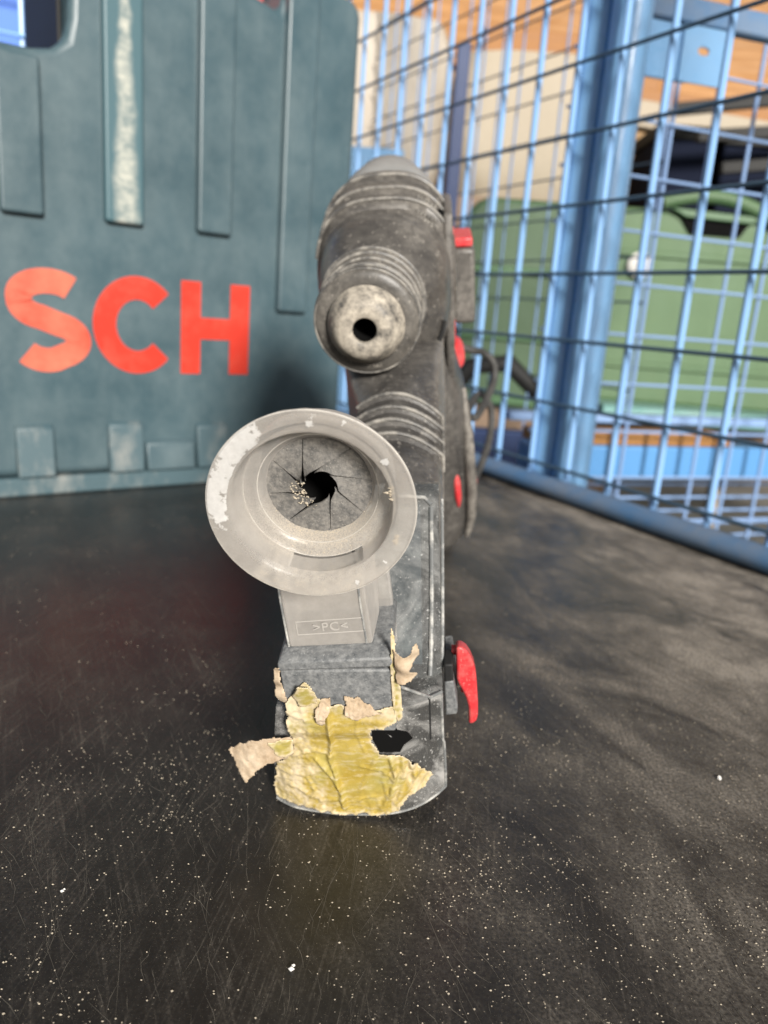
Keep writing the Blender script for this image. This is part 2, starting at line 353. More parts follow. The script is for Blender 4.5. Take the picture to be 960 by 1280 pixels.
def tag(o, label=None, cat=None, group=None, kind=None):
    if label: o['label'] = label
    if cat: o['category'] = cat
    if group: o['group'] = group
    if kind: o['kind'] = kind
    return o

def empty(name, loc, mat3=None):
    o = bpy.data.objects.new(name, None); COL.objects.link(o); o.empty_display_size = 0.05
    mw = (mat3.to_4x4() if mat3 else Matrix.Identity(4)); mw.translation = Vector(loc); o.matrix_world = mw
    return o

def shared(name, src, parent, loc, rot=None):
    """another piece that shares the mesh of an earlier one"""
    o = src.copy(); COL.objects.link(o); o.parent = parent; o.location = loc
    if rot: o.rotation_euler = rot
    return o

def inside(poly, x, y):
    r = False; j = len(poly) - 1
    for i in range(len(poly)):
        xi, yi = poly[i]; xj, yj = poly[j]
        if (yi > y) != (yj > y) and x < (xj - xi) * (y - yi) / (yj - yi) + xi: r = not r
        j = i
    return r

def segd(p, a, b):
    ax, ay = a; bx, by = b; dx, dy = bx - ax, by - ay
    t = max(0, min(1, ((p[0] - ax) * dx + (p[1] - ay) * dy) / (dx * dx + dy * dy + 1e-12)))
    return math.hypot(p[0] - ax - t * dx, p[1] - ay - t * dy)

def polyd(poly, p, closed=True):
    n = len(poly)
    return min(segd(p, poly[i], poly[(i + 1) % n]) for i in range(n if closed else n - 1))

def mm(l, t, u): return (l * 0.001, t * 0.001, u * 0.001)
def nz(x, y, z, s): return noise.noise(Vector((x * s, y * s, z * s)))

# ------------------------------------------------------------------ setting
b = MB(); b.box((-60, -60, -0.30), (60, 60, -0.16)); b.build('ground', M['concrete'], kind='structure')
PP = Vector((0.10494, 0.86412)); DP = Vector((0.5015, -0.8652)).normalized(); NP = Vector((-DP.y, DP.x))   # NP points out of the cage
if NP.x < 0: NP = -NP
def pw(s, n, z): q = PP + DP * s + NP * n; return Vector((q.x, q.y, z))
# floor plate: bounded by the mesh side, stretching well left and behind the camera
b = MB()
far_r = pw(-0.62, 0.0, 0); near_r = pw(1.5, 0.0, 0)
back = Vector((-0.865, -0.5, 0))
poly = [(far_r.x, far_r.y), (near_r.x, near_r.y), (near_r.x - 1.9, near_r.y - 1.1), (far_r.x - 1.9, far_r.y - 1.1)]
b.prism(poly, lambda p, d: (p[0], p[1], d), -0.014, 0.0)
tag(b.build('floor', M['floor'], smooth=0), kind='structure')

# ------------------------------------------------------------------ mesh cage round the scene
cage = empty('mesh_cage', pw(0.1, 0, 0))
tag(cage, "blue steel mesh cage with welded wire side and round post beside the tool", "mesh cage")
off = cage.location
def cl(v): return Vector(v) - off
b = MB(); prof = []
for k in range(14):
    a = 2 * math.pi * k / 14
    prof.append((0.0130 * math.cos(a), 0.0098 + 0.0098 * math.sin(a)))
b.rings([[cl(pw(s, p[0], p[1])) for p in prof] for s in (-0.50, 0.0, 0.5, 0.95)])
b.build('bottom_rail', M['rail'], cage)
wire0 = MB().tube([(0, 0, 0.010), (0, 0, 0.85)], 0.0031, 8).build('vertical_wire', M['cage_wire'], cage)
first = True
for k in range(-7, 17):
    s = -0.030 + 0.0552 * k
    loc = cl(pw(s, 0.003, 0))
    if first: wire0.location = loc; first = False
    else: shared('vertical_wire', wire0, cage, loc)
hl = 1.45
a0 = pw(-0.46, -0.0025, 0); d3 = Vector((DP.x, DP.y, 0))
cross0 = MB().tube([Vector((0, 0, 0)), d3 * hl], 0.0018, 8).build('cross_wire', M['cage_cross'], cage)
for k in range(14):
    loc = cl(a0 + Vector((0, 0, 0.0305 + 0.0613 * k)))
    if k == 0: cross0.location = loc
    else: shared('cross_wire', cross0, cage, loc)
# round post outside the mesh
b = MB(); pc = pw(0.079, 0.026, 0)
b.tube([cl(pc + Vector((0, 0, -0.02))), cl(pc + Vector((0, 0, 0.9)))], 0.0182, 28); b.build('post', M['cage'], cage)
# back side of the cage, behind the case
qb = pw(-0.46, 0, 0); db = Vector((-0.8652, -0.5015, 0))
first = True
for k in range(0, 26):
    loc = cl(qb + db * (0.03 + 0.055 * k))
    shared('vertical_wire', wire0, cage, loc)
cross1 = MB().tube([Vector((0, 0, 0)), db * 1.45], 0.0022, 8).build('cross_wire', M['cage_wire'], cage)
for k in range(14):
    loc = cl(qb + Vector((0.004, -0.004, 0.0305 + 0.0613 * k)))
    if k == 0: cross1.location = loc
    else: shared('cross_wire', cross1, cage, loc)
b = MB(); b.tube([cl(qb + Vector((0, 0, 0.0085))), cl(qb + db * 1.45 + Vector((0, 0, 0.0085)))], 0.0085, 10); b.build('bottom_rail', M['rail'], cage)
b = MB(); o3 = Vector((-0.02, 0.035, 0))
p = [qb + o3 + db * 0.30, qb + o3 + db * 1.4]
b.rings([[cl(p[0] + Vector((0, 0, z))), cl(p[1] + Vector((0, 0, z))), cl(p[1] + Vector((-.005, .01, z))), cl(p[0] + Vector((-.005, .01, z)))] for z in (0.0, 0.72)])
b.build('back_sheet', M['deep_blue'], cage, smooth=0)

# ------------------------------------------------------------------ neighbouring cage
A2 = Vector((0.286, 0.976, 0)); D2 = Vector((0.9419, 0.336, 0)).normalized(); N2 = Vector((-D2.y, D2.x, 0))
nc = empty('neighbouring_cage', (A2.x, A2.y, -0.16))
tag(nc, "second blue mesh cage standing outside the first, with flat bracket and beam", "mesh cage")
def nl(v): return Vector(v) - nc.location
pc2 = pw(0.1155, 0.027, 0)
MB().tube([nl(pc2 + Vector((0, 0, -0.16))), nl(pc2 + Vector((0, 0, 0.95)))], 0.0178, 28).build('post', M['cage'], nc)
fw0 = MB().tube([(0, 0, 0.0), (0, 0, 1.05)], 0.0026, 8).build('vertical_wire', M['far_wire'], nc)
first = True
for k in range(-2, 12):
    loc = nl(A2 + D2 * (0.0115 + 0.0566 * k) + Vector((0, 0, -0.15)))
    if first: fw0.location = loc; first = False
    else: shared('vertical_wire', fw0, nc, loc)
fx0 = MB().tube([Vector((0, 0, 0)), D2 * 0.80], 0.0019, 8).build('cross_wire', M['far_wire'], nc)
for k in range(17):
    loc = nl(A2 - D2 * 0.13 + N2 * -0.005 + Vector((0, 0, 0.103 + 0.0588 * (k - 4))))
    if k == 0: fx0.location = loc
    else: shared('cross_wire', fx0, nc, loc)
def n2(s, n, z): return nl(A2 + D2 * s + N2 * n + Vector((0, 0, z)))
def n2box(s0, s1, n0, n1, z0, z1):
    bb = MB(); bb.rings([[n2(s0, n0, z), n2(s1, n0, z), n2(s1, n1, z), n2(s0, n1, z)] for z in (z0, z1)]); return bb
n2box(-0.10, 0.62, 0.03, 0.07, -0.026, 0.020).build('beam', mat('mid_blue_paint', (0.085, 0.24, 0.48), 0.4), nc, bevel=0.003)
n2box(-0.10, 0.62, 0.10, 0.125, 0.040, 0.052).build('edge_strip', M['far_wire'], nc, bevel=0.002)
# lower mesh below the beam
lw0 = MB().tube([Vector((0, 0, 0)), D2 * 0.80], 0.0022, 6).build('lower_wire', M['far_wire'], nc)
for k in range(6):
    loc = nl(A2 - D2 * 0.13 + N2 * 0.09 + Vector((0, 0, -0.045 - 0.020 * k)))
    if k == 0: lw0.location = loc
    else: shared('lower_wire', lw0, nc, loc)
# bracket plate with a slotted hole, fixed to the post
bp = MB()
P0, P1 = Vector((0.247, 0.80)), Vector((0.284, 0.80))
def brk(x, z, d): return nl((x, 0.80 + (x - 0.25) * 0.30 + d, z))
def ringrect(cx, cz, hw, hh, n=24, rect=True):
    pts = []
    for k in range(n):
        a = 2 * math.pi * k / n; c, s_ = math.cos(a), math.sin(a)
        if rect:
            q = max(abs(c), abs(s_)); pts.append((cx + hw * c / q, cz + hh * s_ / q))
        else:
            pts.append((cx + hw * (abs(c) ** 0.7) * (1 if c > 0 else -1), cz + hh * s_))
    return pts
outr = ringrect(0.262, 0.4165, 0.0215, 0.0235, 32); inr = ringrect(0.2625, 0.4205, 0.0058, 0.0034, 32, False)
bp.rings([[brk(x, z, 0) for x, z in outr], [brk(x, z, 0) for x, z in inr], [brk(x, z, 0.003) for x, z in inr], [brk(x, z, 0.003) for x, z in outr], [brk(x, z, 0) for x, z in outr]], False, False)
bp.build('bracket_plate', M['cage'], nc, bevel=0.0006)
bb = MB(); bb.rings([[brk(x, z, 0.0035), brk(x2, z, 0.0035), brk(x2, z, 0.0075), brk(x, z, 0.0075)] for x, x2, z in ((0.196, 0.250, 0.393), (0.196, 0.250, 0.440))])
bb.build('bracket_arm', M['cage'], nc, bevel=0.001)
bb = MB(); bb.rings([[brk(0.20, z, 0.03), brk(0.62, z, 0.03), brk(0.62, z, 0.045), brk(0.20, z, 0.045)] for z in (0.452, 0.475)])
bb.build('top_rail', M['rail'], nc, bevel=0.003)

# third mesh side, parallel to the first and further off
fc = empty('far_mesh_cage', pw(-0.2, 0.34, -0.16))
tag(fc, "faint mesh cage with dark navy corner post, seen through the near wire side", "mesh cage")
def fl(v): return Vector(v) - fc.location
v0 = MB().tube([(0, 0, 0), (0, 0, 1.2)], 0.0019, 8).build('vertical_wire', M['far_wire'], fc)
for k in range(16):
    loc = fl(pw(-0.95 + 0.0552 * k, 0.34, -0.15))
    if k == 0: v0.location = loc
    else: shared('vertical_wire', v0, fc, loc)
c0 = MB().tube([Vector((0, 0, 0)), d3 * 0.86], 0.0015, 8).build('cross_wire', M['cage_cross'], fc)
for k in range(18):
    loc = fl(pw(-0.97, 0.336, -0.10 + 0.0613 * k))
    if k == 0: c0.location = loc
    else: shared('cross_wire', c0, fc, loc)
cpos = Vector((0.074, 1.42, 0))
b = MB(); b.rings([[fl(cpos + Vector((x, y, z))) for x, y in ((-.011, -.011), (.011, -.011), (.011, .011), (-.011, .011))] for z in (-0.15, 0.60)])
b.build('corner_post', M['navy'], fc, bevel=0.002)
b = MB(); b.box(tuple(fl((-0.14, 1.46, -0.15))), tuple(fl((-0.012, 1.49, 0.443)))); b.build('side_sheet', M['cage'], fc, bevel=0.002)
b = MB(); b.box(tuple(fl((0.10, 1.30, -0.15))), tuple(fl((0.33, 1.33, -0.010)))); b.build('foot_panel', M['navy'], fc, bevel=0.002)

# ------------------------------------------------------------------ things outside the cage
def rounded_poly(x0, z0, x1, z1, r, n=5):
    pts = []
    for cx, cz, a0 in ((x1 - r, z0 + r, -90), (x1 - r, z1 - r, 0), (x0 + r, z1 - r, 90), (x0 + r, z0 + r, 180)):
        for k in range(n + 1):
            a = R(a0 + 90 * k / n); pts.append((cx + r * math.cos(a), cz + r * math.sin(a)))
    return pts
gc = empty('green_case', (0.45, 1.55, -0.16))
tag(gc, "green plastic machine case with carrying handle outside the wire mesh", "case")
def gp(p, d): return (p[0] - 0.45, d, p[1] + 0.16)
b = MB(); b.prism(rounded_poly(0.355, 0.03, 1.0, 0.385, 0.03), gp, -0.05, 0.22); b.build('shell', M['green'], gc, bevel=0.012, seg=3)
b = MB(); b.prism([(0.487, 0.352), (0.612, 0.352), (0.597, 0.376), (0.58, 0.384), (0.52, 0.384), (0.502, 0.376)][::1], gp, -0.056, -0.0515)
b = MB(); b.prism([(0.515, 0.345), (0.605, 0.345), (0.628, 0.384), (0.480, 0.390)], gp, -0.055, -0.0515); b.build('handle_recess', M['hole_black'], gc, smooth=0)
hp = [gp((0.455 + 0.215 * k / 12, 0.384 + 0.030 * math.sin(math.pi * (0.1 + 0.9 * k / 12)) - 0.012 * (k / 12)), -0.062) for k in range(13)]
b = MB(); b.tube(hp, 0.0125, 10); b.build('handle', M['green'], gc)
b = MB(); b.prism([(0.47, 0.3865), (0.645, 0.3800), (0.620, 0.368), (0.50, 0.372)], gp, -0.064, -0.0565); b.build('handle_grip', M['green_dark'], gc, bevel=0.002)
for zz in (0.30, 0.10):
    b = MB(); b.prism([(0.36, zz), (0.99, zz), (0.99, zz + 0.012), (0.36, zz + 0.012)], gp, -0.056, -0.0503); b.build('ridge', M['green'], gc, bevel=0.002)
kc = gp((0.432, 0.285), -0.054)
b = MB(); b.rings([[(kc[0] + r_ * math.cos(2 * math.pi * k / 20), kc[1] + y, kc[2] + r_ * math.sin(2 * math.pi * k / 20)) for k in range(20)] for r_, y in ((.023, .004), (.023, -.006), (.018, -.011), (.006, -.013))])
b.build('button', M['white'], gc)

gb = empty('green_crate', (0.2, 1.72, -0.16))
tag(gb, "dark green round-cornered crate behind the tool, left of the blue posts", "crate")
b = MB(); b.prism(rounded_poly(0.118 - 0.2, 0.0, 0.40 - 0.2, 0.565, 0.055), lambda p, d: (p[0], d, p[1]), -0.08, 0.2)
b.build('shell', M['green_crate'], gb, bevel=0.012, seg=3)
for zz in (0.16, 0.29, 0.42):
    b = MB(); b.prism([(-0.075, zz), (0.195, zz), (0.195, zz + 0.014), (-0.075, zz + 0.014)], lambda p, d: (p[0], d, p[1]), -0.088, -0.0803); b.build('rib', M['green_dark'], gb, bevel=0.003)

b = MB(); b.box((0.0, 0, 0), (0.62, 0.10, 0.026)); o = b.build('plastic_tray', M['teal'], bevel=0.004); o.location = (0.36, 1.34, 0.016)
tag(o, "teal plastic tray lying under the green case", "tray")
b = MB(); b.box((0, 0, 0), (0.30, 0.05, 0.017)); o = b.build('wooden_board', M['wood'], bevel=0.002)
o.location = n2(-0.09, 0.032, 0.0205) + nc.location; o.rotation_euler = (0, 0, math.atan2(D2.y, D2.x))
tag(o, "narrow orange wooden board lying on the blue beam", "board")
b = MB(); b.box((0, 0, 0), (0.022, 0.022, 0.15)); o = b.build('wooden_stake', M['cream2'], bevel=0.002); o.location = (0.527, 1.24, -0.16)
tag(o, "short beige wooden stake standing under the blue beam", "stake")

def sack(name, x0, x1, y, z0, z1, m, seed, dep=0.28):
    mb = MB(); rs = []; N = 40; K = 14
    for i in range(K + 1):
        v = i / K; zz = z0 + (z1 - z0) * v; tp = 1 - 0.10 * abs(2 * v - 1) ** 4
        ring = []
        for k in range(N):
            a = 2 * math.pi * k / N; c, s_ = math.cos(a), math.sin(a); e = 0.35
            px = (abs(c) ** e) * (1 if c > 0 else -1); py = (abs(s_) ** e) * (1 if s_ > 0 else -1)
            d = 1 + 0.05 * noise.noise(Vector((px * 3 + seed, py * 3, v * 2))) + 0.03 * noise.noise(Vector((px * 13 + seed, py * 13, v * 3)))
            ring.append(((x1 - x0) / 2 * px * tp * d, dep / 2 * py * tp * d, zz - z0 + 0.012 * noise.noise(Vector((px * 2, py * 2 + seed, 0))) * (v > .9)))
        rs.append(ring)
    mb.rings(rs); o = mb.build(name, m); o.location = ((x0 + x1) / 2, y, z0); return o
b = MB(); b.box((-0.75, -0.25, 0), (0.75, 0.25, 0.60)); o = b.build('storage_bench', M['brown'], bevel=0.004); o.location = (0.10, 2.15, -0.16)
tag(o, "low brown bench under the cream wrapped bundles in the background", "bench")
tag(sack('wrapped_bundle', -0.40, 0.075, 2.03, 0.44, 0.80, M['cream'], 3), "pale creased plastic wrapped bundle at the back, left of the navy post", "bundle")
tag(sack('wrapped_bundle', 0.085, 0.50, 2.06, 0.44, 0.755, M['cream2'], 9), "beige wrapped bundle at the back between navy post and blue posts", "bundle")
# boards stacked at the back
def plank(x0, x1, y, z0, z1, tilt, m, label, dep=0.05):
    mb = MB(); mb.box((-(x1 - x0) / 2, -dep / 2, -(z1 - z0) / 2), ((x1 - x0) / 2, dep / 2, (z1 - z0) / 2))
    o = mb.build('wooden_plank', m, bevel=0.004); o.location = ((x0 + x1) / 2, y, (z0 + z1) / 2); o.rotation_euler = (0, R(tilt), 0)
    tag(o, label, "plank", "wooden planks stacked at the back"); return o
plank(-0.55, 0.95, 2.30, 0.900, 1.10, 2, M['wood'], "wide orange plank across the top of the background")
plank(-0.45, 0.30, 2.24, 0.800, 0.895, 2, M['wood'], "orange plank above the pale plastic wrapped bundle")
plank(0.16, 0.62, 2.22, 0.735, 0.880, 3, M['wood_dark'], "brown plank resting on the beige bundle")
plank(0.56, 1.30, 2.26, 0.755, 0.915, 1, M['wood'], "orange plank behind the flat blue bracket plate")
plank(0.52, 1.30, 2.20, 0.700, 0.752, 2, M['wood_dark'], "thin brown plank above the dark boxes at right")
plank(0.48, 1.10, 2.12, 0.635, 0.697, 5, M['cream2'], "pale board lying on the dark boxes at right")
for x0, x1, z0, z1, lab in ((0.55, 0.68, 0.40, 0.62, "dark navy box behind the green case handle, left of two"), (0.70, 0.95, 0.40, 0.615, "wider dark navy box behind the green case handle, right of two")):
    t = empty('storage_box', ((x0 + x1) / 2, 2.0, z0)); tag(t, lab, "box", "dark boxes behind the green case")
    hw = (x1 - x0) / 2
    b = MB(); b.box((-hw, -0.10, 0), (hw, 0.10, z1 - z0 - 0.03)); b.build('body', M['dark_box'], t, bevel=0.006)
    b = MB(); b.box((-hw - 0.005, -0.106, z1 - z0 - 0.029), (hw + 0.005, 0.106, z1 - z0)); b.build('lid', M['black'], t, bevel=0.004)
b = MB(); b.box((0.46, 1.85, -0.16), (1.4, 2.45, 0.398)); o = b.build('work_bench', M['brown'], bevel=0.004)
tag(o, "brown bench carrying the dark boxes behind the green case", "bench")
hose = [(0.08, 1.36, 0.02), (0.13, 1.34, 0.09), (0.19, 1.33, 0.10), (0.25, 1.34, 0.05), (0.31, 1.36, 0.07), (0.36, 1.37, 0.02)]
b = MB(); b.tube(hose, 0.016, 10); tag(b.build('hose', M['black']), "black hose lying over the floor in front of the dark green crate", "hose")
b = MB(); b.box((-0.16, -0.05, 0), (0.16, 0.05, 0.13)); o = b.build('wooden_crate_side', M['brown'], bevel=0.003); o.location = (0.24, 1.45, -0.12); o.rotation_euler = (0, R(4), R(6))
tag(o, "brown board on edge between the black hose and the dark green crate", "board")
for k, (x, z, tl) in enumerate(((0.74, 0.655, 9), (0.80, 0.60, 7), (0.86, 0.545, 8))):
    b = MB(); b.box((-0.20, -0.01, -0.012), (0.20, 0.01, 0.012)); o = b.build('dark_slat', M['black'], bevel=0.002); o.location = (x, 1.80, z); o.rotation_euler = (0, R(-tl), 0)
    tag(o, ("topmost", "middle", "lowest")[k] + " of three dark slats leaning before the navy boxes", "slat", "dark slats by the navy boxes")
b = MB(); b.box((-6, 3.2, -0.16), (7, 3.3, 3.2)); tag(b.build('boarded_wall', M['wall'], smooth=0), "dim brown boarded wall closing the background", "wall")

# ------------------------------------------------------------------ tool case with red lettering
DC = Vector((0.79, 0.613, 0)).normalized(); NC = Vector((-DC.y, DC.x, 0))      # NC points away from the camera
case = empty('tool_case', (-0.3086, 0.6014, 0), Matrix((DC, NC, Vector((0, 0, 1)))).transposed())
tag(case, "large blue-green plastic tool case with big red letters standing behind the tool", "tool case")
def cp(p, d): return (p[0], d, p[1])
DEP = 0.115
outl = [(-0.325, 0.016), (0.318, 0.016), (0.322, 0.045)]
outl += [(0.3225, 0.424), (0.3205, 0.432), (0.315, 0.4365), (0.306, 0.438), (0.247, 0.437), (0.243, 0.428)]
outl += [(0.238, 0.409), (0.228, 0.412), (0.208, 0.417), (0.204, 0.424), (0.202, 0.437), (0.150, 0.440), (0.085, 0.443)]
# handle opening: bridge in the outline and a bar on top
outl += [(0.080, 0.440), (0.066, 0.425), (0.063, 0.36), (0.060, 0.345), (0.050, 0.337), (0.036, 0.334), (-0.06, 0.332), (-0.072, 0.345), (-0.074, 0.425), (-0.085, 0.443), (-0.31, 0.44), (-0.325, 0.42)]
b = MB(); b.prism(outl, cp, 0.0, DEP); b.build('shell', M['case'], case, bevel=0.006, seg=3)
b = MB(); b.prism(rounded_poly(0.0575, 0.338, 0.0605, 0.4425, 0.001), cp, 0.012, DEP - 0.006); b.build('shade_liner', M['black'], case, bevel=0.0006)  # added black liner, paints shade onto the opening's inner wall
b = MB(); b.prism(rounded_poly(-0.10, 0.4435, 0.10, 0.475, 0.012), cp, 0.03, DEP - 0.03); b.build('handle', M['case'], case, bevel=0.006, seg=3)
b = MB(); b.prism(rounded_poly(-0.327, 0.0, 0.320, 0.0155, 0.003), cp, -0.004, DEP + 0.004); b.build('base_strip', M['case_worn'], case, bevel=0.002)
def rib(s0, s1, z0, z1, m=None, pr=0.0075):
    mb = MB(); mb.prism(rounded_poly(s0, z0, s1, z1, 0.003), cp, -pr, 0.004)
    return mb.build('rib', m or M['case'], case, bevel=0.0022, seg=3)
rib(0.009, 0.0395, 0.218, 0.327); rib(0.0855, 0.1165, 0.220, 0.430, M['case_streak']); rib(0.163, 0.1945, 0.221, 0.434)
rib(0.243, 0.274, 0.16, 0.430); rib(-0.070, -0.040, 0.22, 0.325); rib(-0.15, -0.12, 0.22, 0.43); rib(-0.23, -0.20, 0.22, 0.43)
def foot(s0, s1, z1, m=None):
    mb = MB()
    mb.rings([[(s0, 0.002, 0.0165), (s1, 0.002, 0.0165), (s1, -0.0095, 0.0165), (s0, -0.0095, 0.0165)],
              [(s0, 0.002, z1), (s1, 0.002, z1), (s1, -0.0045, z1 - 0.004), (s0, -0.0045, z1 - 0.004)]])
    return mb.build('foot_block', m or M['case_worn'], case, bevel=0.0016)
foot(0.013, 0.042, 0.060); foot(0.086, 0.116, 0.061); foot(0.1185, 0.163, 0.044, M['case']); foot(0.1655, 0.196, 0.058)
foot(0.243, 0.274, 0.058); foot(-0.06, -0.03, 0.060); foot(-0.14, -0.11, 0.06)
b = MB(); b.prism(rounded_poly(0.200, 0.418, 0.2415, 0.452, 0.004), cp, 0.035, 0.085); b.build('latch', M['red_faded'], case, bevel=0.003)
# letters: 0.8 mm raised print
def stroke(pts, wdt, closed=False):
    pts = [Vector(p) for p in pts]; L, Rr = [], []
    for i, p in enumerate(pts):
        t = (pts[min(i + 1, len(pts) - 1)] - pts[max(i - 1, 0)]).normalized(); n_ = Vector((-t.y, t.x))
        L.append(p + n_ * wdt / 2); Rr.append(p - n_ * wdt / 2)
    return L, Rr
def letter(name, m, strokes=(), polys=()):
    mb = MB()
    for pts, wd in strokes:
        L, Rr = stroke(pts, wd)
        rs = [[(a.x, -0.0009, a.y), (c.x, -0.0009, c.y), (c.x, 0.0005, c.y), (a.x, 0.0005, a.y)] for a, c in zip(L, Rr)]
        mb.rings(rs)
    for P in polys: mb.prism(P, cp, -0.0009, 0.0005)
    o = mb.build(name, m, case, smooth=0); return o
def arc(cx, cz, rx, rz, a0, a1, n=24): return [(cx + rx * math.cos(R(a0 + (a1 - a0) * k / n)), cz + rz * math.sin(R(a0 + (a1 - a0) * k / n))) for k in range(n + 1)]
Wd = 0.0188
sx, zb, zt = 0.0425, 0.1005, 0.1805
spath = arc(sx - 0.001, 0.1590, 0.0215, 0.0120, 38, 180, 16) + arc(sx - 0.002, 0.1560, 0.0205, 0.0130, 192, 255, 8)
spath += [(sx + 0.002, 0.1400)] + arc(sx + 0.001, 0.1255, 0.0210, 0.0130, 68, -60, 14) + arc(sx - 0.002, 0.1245, 0.020, 0.0145, -75, -142, 10)
letter('letter_s', M['letter_worn'], [(spath, Wd)])
letter('letter_c', M['letter'], [(arc(0.1125, 0.1405, 0.0275, 0.0306, 43, 317, 40), Wd)])
letter('letter_h', M['letter'], polys=[[(0.151, 0.101), (0.169, 0.101), (0.169, 0.1315), (0.1975, 0.1315), (0.1975, 0.101), (0.2165, 0.101), (0.2165, 0.1805), (0.1975, 0.1805), (0.1975, 0.150), (0.169, 0.150), (0.169, 0.1805), (0.151, 0.1805)]])
letter('letter_o', M['letter'], [(arc(-0.036, 0.1405, 0.0285, 0.0306, 0, 360, 48), Wd)])
bx = -0.140
letter('letter_b', M['letter'], [([(bx + 0.012, 0.1712)] + [(bx + 0.03, 0.1712)] + arc(bx + 0.034, 0.1575, 0.0125, 0.0137, 80, -80, 12) + [(bx + 0.012, 0.1440)], 0.0175),
                                 ([(bx + 0.012, 0.1400)] + [(bx + 0.034, 0.1400)] + arc(bx + 0.037, 0.1250, 0.0145, 0.0150, 80, -80, 12) + [(bx + 0.012, 0.1100)], 0.0180)],
       [[(bx, 0.101), (bx + 0.0188, 0.101), (bx + 0.0188, 0.1805), (bx, 0.1805)]])

# ------------------------------------------------------------------ rotary hammer (local axes: l right, t along the barrel away from camera, u up)
TL = Matrix(((0.99188, 0.02376, -0.12495), (-0.05508, 0.96574, -0.2536), (0.11465, 0.25843, 0.9592)))
ham = empty('rotary_hammer', (-0.00041, 0.22933, 0.0004), TL)
tag(ham, "dusty dark grey rotary hammer drill with dust extraction attachment pointing at the viewer", "hammer drill")
AX = 129.0

def lathe(mb, prof, n=64, lc=0.0, uc=AX, cap0=False, cap1=False):
    mb.rings([[mm(lc + r * math.cos(2 * math.pi * k / n), t, uc + r * math.sin(2 * math.pi * k / n)) for k in range(n)] for t, r in prof], cap0, cap1)
    return mb
def sup(t, lc, uc, a, bt, bb, e=2.5, n=56, lean=0.0):
    ring = []
    for k in range(n):
        th = 2 * math.pi * k / n; c, s_ = math.cos(th), math.sin(th)
        x = (abs(c) ** (2 / e)) * (1 if c > 0 else -1) * a; y = (abs(s_) ** (2 / e)) * (1 if s_ > 0 else -1) * (bt if s_ > 0 else bb)
        ring.append(mm(lc + x, t + lean * y, uc + y))
    return ring

# --- chuck
b = MB(); lathe(b, [(131.8, 4.9), (130.5, 5.0), (130, 5.5), (129.8, 7.5), (129.9, 9.6), (130.4, 11.0), (131.6, 12.4), (134.4, 14.3), (137.6, 15.7), (139.0, 16.3), (139.8, 16.2), (140.0, 14.6), (142, 14.6)])
ck = b.build('chuck', M['chuck_cap'], ham, smooth=50)
b = MB(); lathe(b, [(131.0, 4.95), (162, 4.9), (161.9, 0.1)]); b.build('bit_socket', M['hole_black'], ck)
b = MB(); lathe(b, [(141.4, 14.5), (141.4, 17.6), (141.8, 19.6), (142.4, 20.8), (143.2, 21.7), (144.4, 22.1), (145.2, 21.4), (146.4, 21.4), (147.2, 22.2), (148.4, 22.2), (149.2, 21.5), (150.6, 21.5), (151.4, 22.1), (153, 21.7),
                    (156, 20.4), (160, 20.0), (162, 20.6), (164, 21.8), (165.5, 21.0), (168, 21.6), (170, 23.0), (172, 22.0), (175, 22.4), (177, 23.8), (179, 22.8), (183, 23.6)])
b.build('chuck_sleeve', M['chuck_rubber'], ck, smooth=50)
for t_, r_, w_ in ((143.6, 22.0, 0.55), (147.8, 22.5, 0.55), (151.8, 22.3, 0.6), (164.4, 21.9, 0.8), (170.4, 23.1, 0.9), (177.2, 23.9, 0.8)):
    b = MB(); b.rings([[mm((r_ + w_ * math.cos(q)) * math.cos(2 * math.pi * k / 64), t_ + w_ * math.sin(q), AX + (r_ + w_ * math.cos(q)) * math.sin(2 * math.pi * k / 64)) for k in range(64)] for q in [2 * math.pi * i / 8 for i in range(9)]], False, False)
    b.build('sleeve_ridge', M['ridge'], ck)
# --- gear housing
b = MB()
secs = [(178, 1, 128, 22, 22, 22, 2), (183, 1.5, 128, 25, 25, 26, 2), (188, 2.5, 127, 27.5, 28, 32, 2.1), (192, 3, 126.5, 29.5, 32, 36, 2.2), (198, 3.5, 126, 31, 35, 38, 2.4), (208, 4, 125.5, 32, 37.5, 39, 2.6), (213, 4.2, 125, 33, 39, 40, 2.7),
        (214.5, 4.3, 125, 34.6, 43.0, 40, 2.8), (219, 4.3, 125, 34.9, 44.3, 40, 2.8), (221, 4.3, 125, 34.2, 43.2, 40, 2.8), (225, 4.3, 125, 34.4, 44.6, 40, 2.8), (227, 4.3, 125, 35.2, 47.0, 40, 2.8), (232, 4.3, 125, 35.4, 48.3, 40, 2.8),
        (234, 4.3, 125, 34.8, 47.4, 40, 2.8), (239, 4.3, 125, 35, 49.2, 40, 2.7), (241, 4.3, 125, 35.6, 51.4, 40, 2.7), (247, 4.3, 125, 35.6, 52.6, 40, 2.6), (249, 4.3, 125, 34.6, 51.6, 40, 2.6)]
b.rings([sup(*s) for s in secs], False, True); gh = b.build('gear_housing', M['gear'], ham, smooth=55)
for t_, a_, h_, e_ in ((214.6, 34.8, 43.4, 2.8), (227, 35.2, 47.0, 2.8), (241.2, 35.6, 51.4, 2.7)):
    ring = [(4.3 + (abs(math.cos(R(th))) ** (2 / e_)) * (1 if math.cos(R(th)) > 0 else -1) * a_, t_, 125 + math.sin(R(th)) ** (2 / e_) * h_) for th in range(32, 165, 4)]
    b = MB(); b.tube([mm(*p) for p in ring], 0.0009, 8); b.build('cap_ridge', M['ridge'], gh)
b = MB()
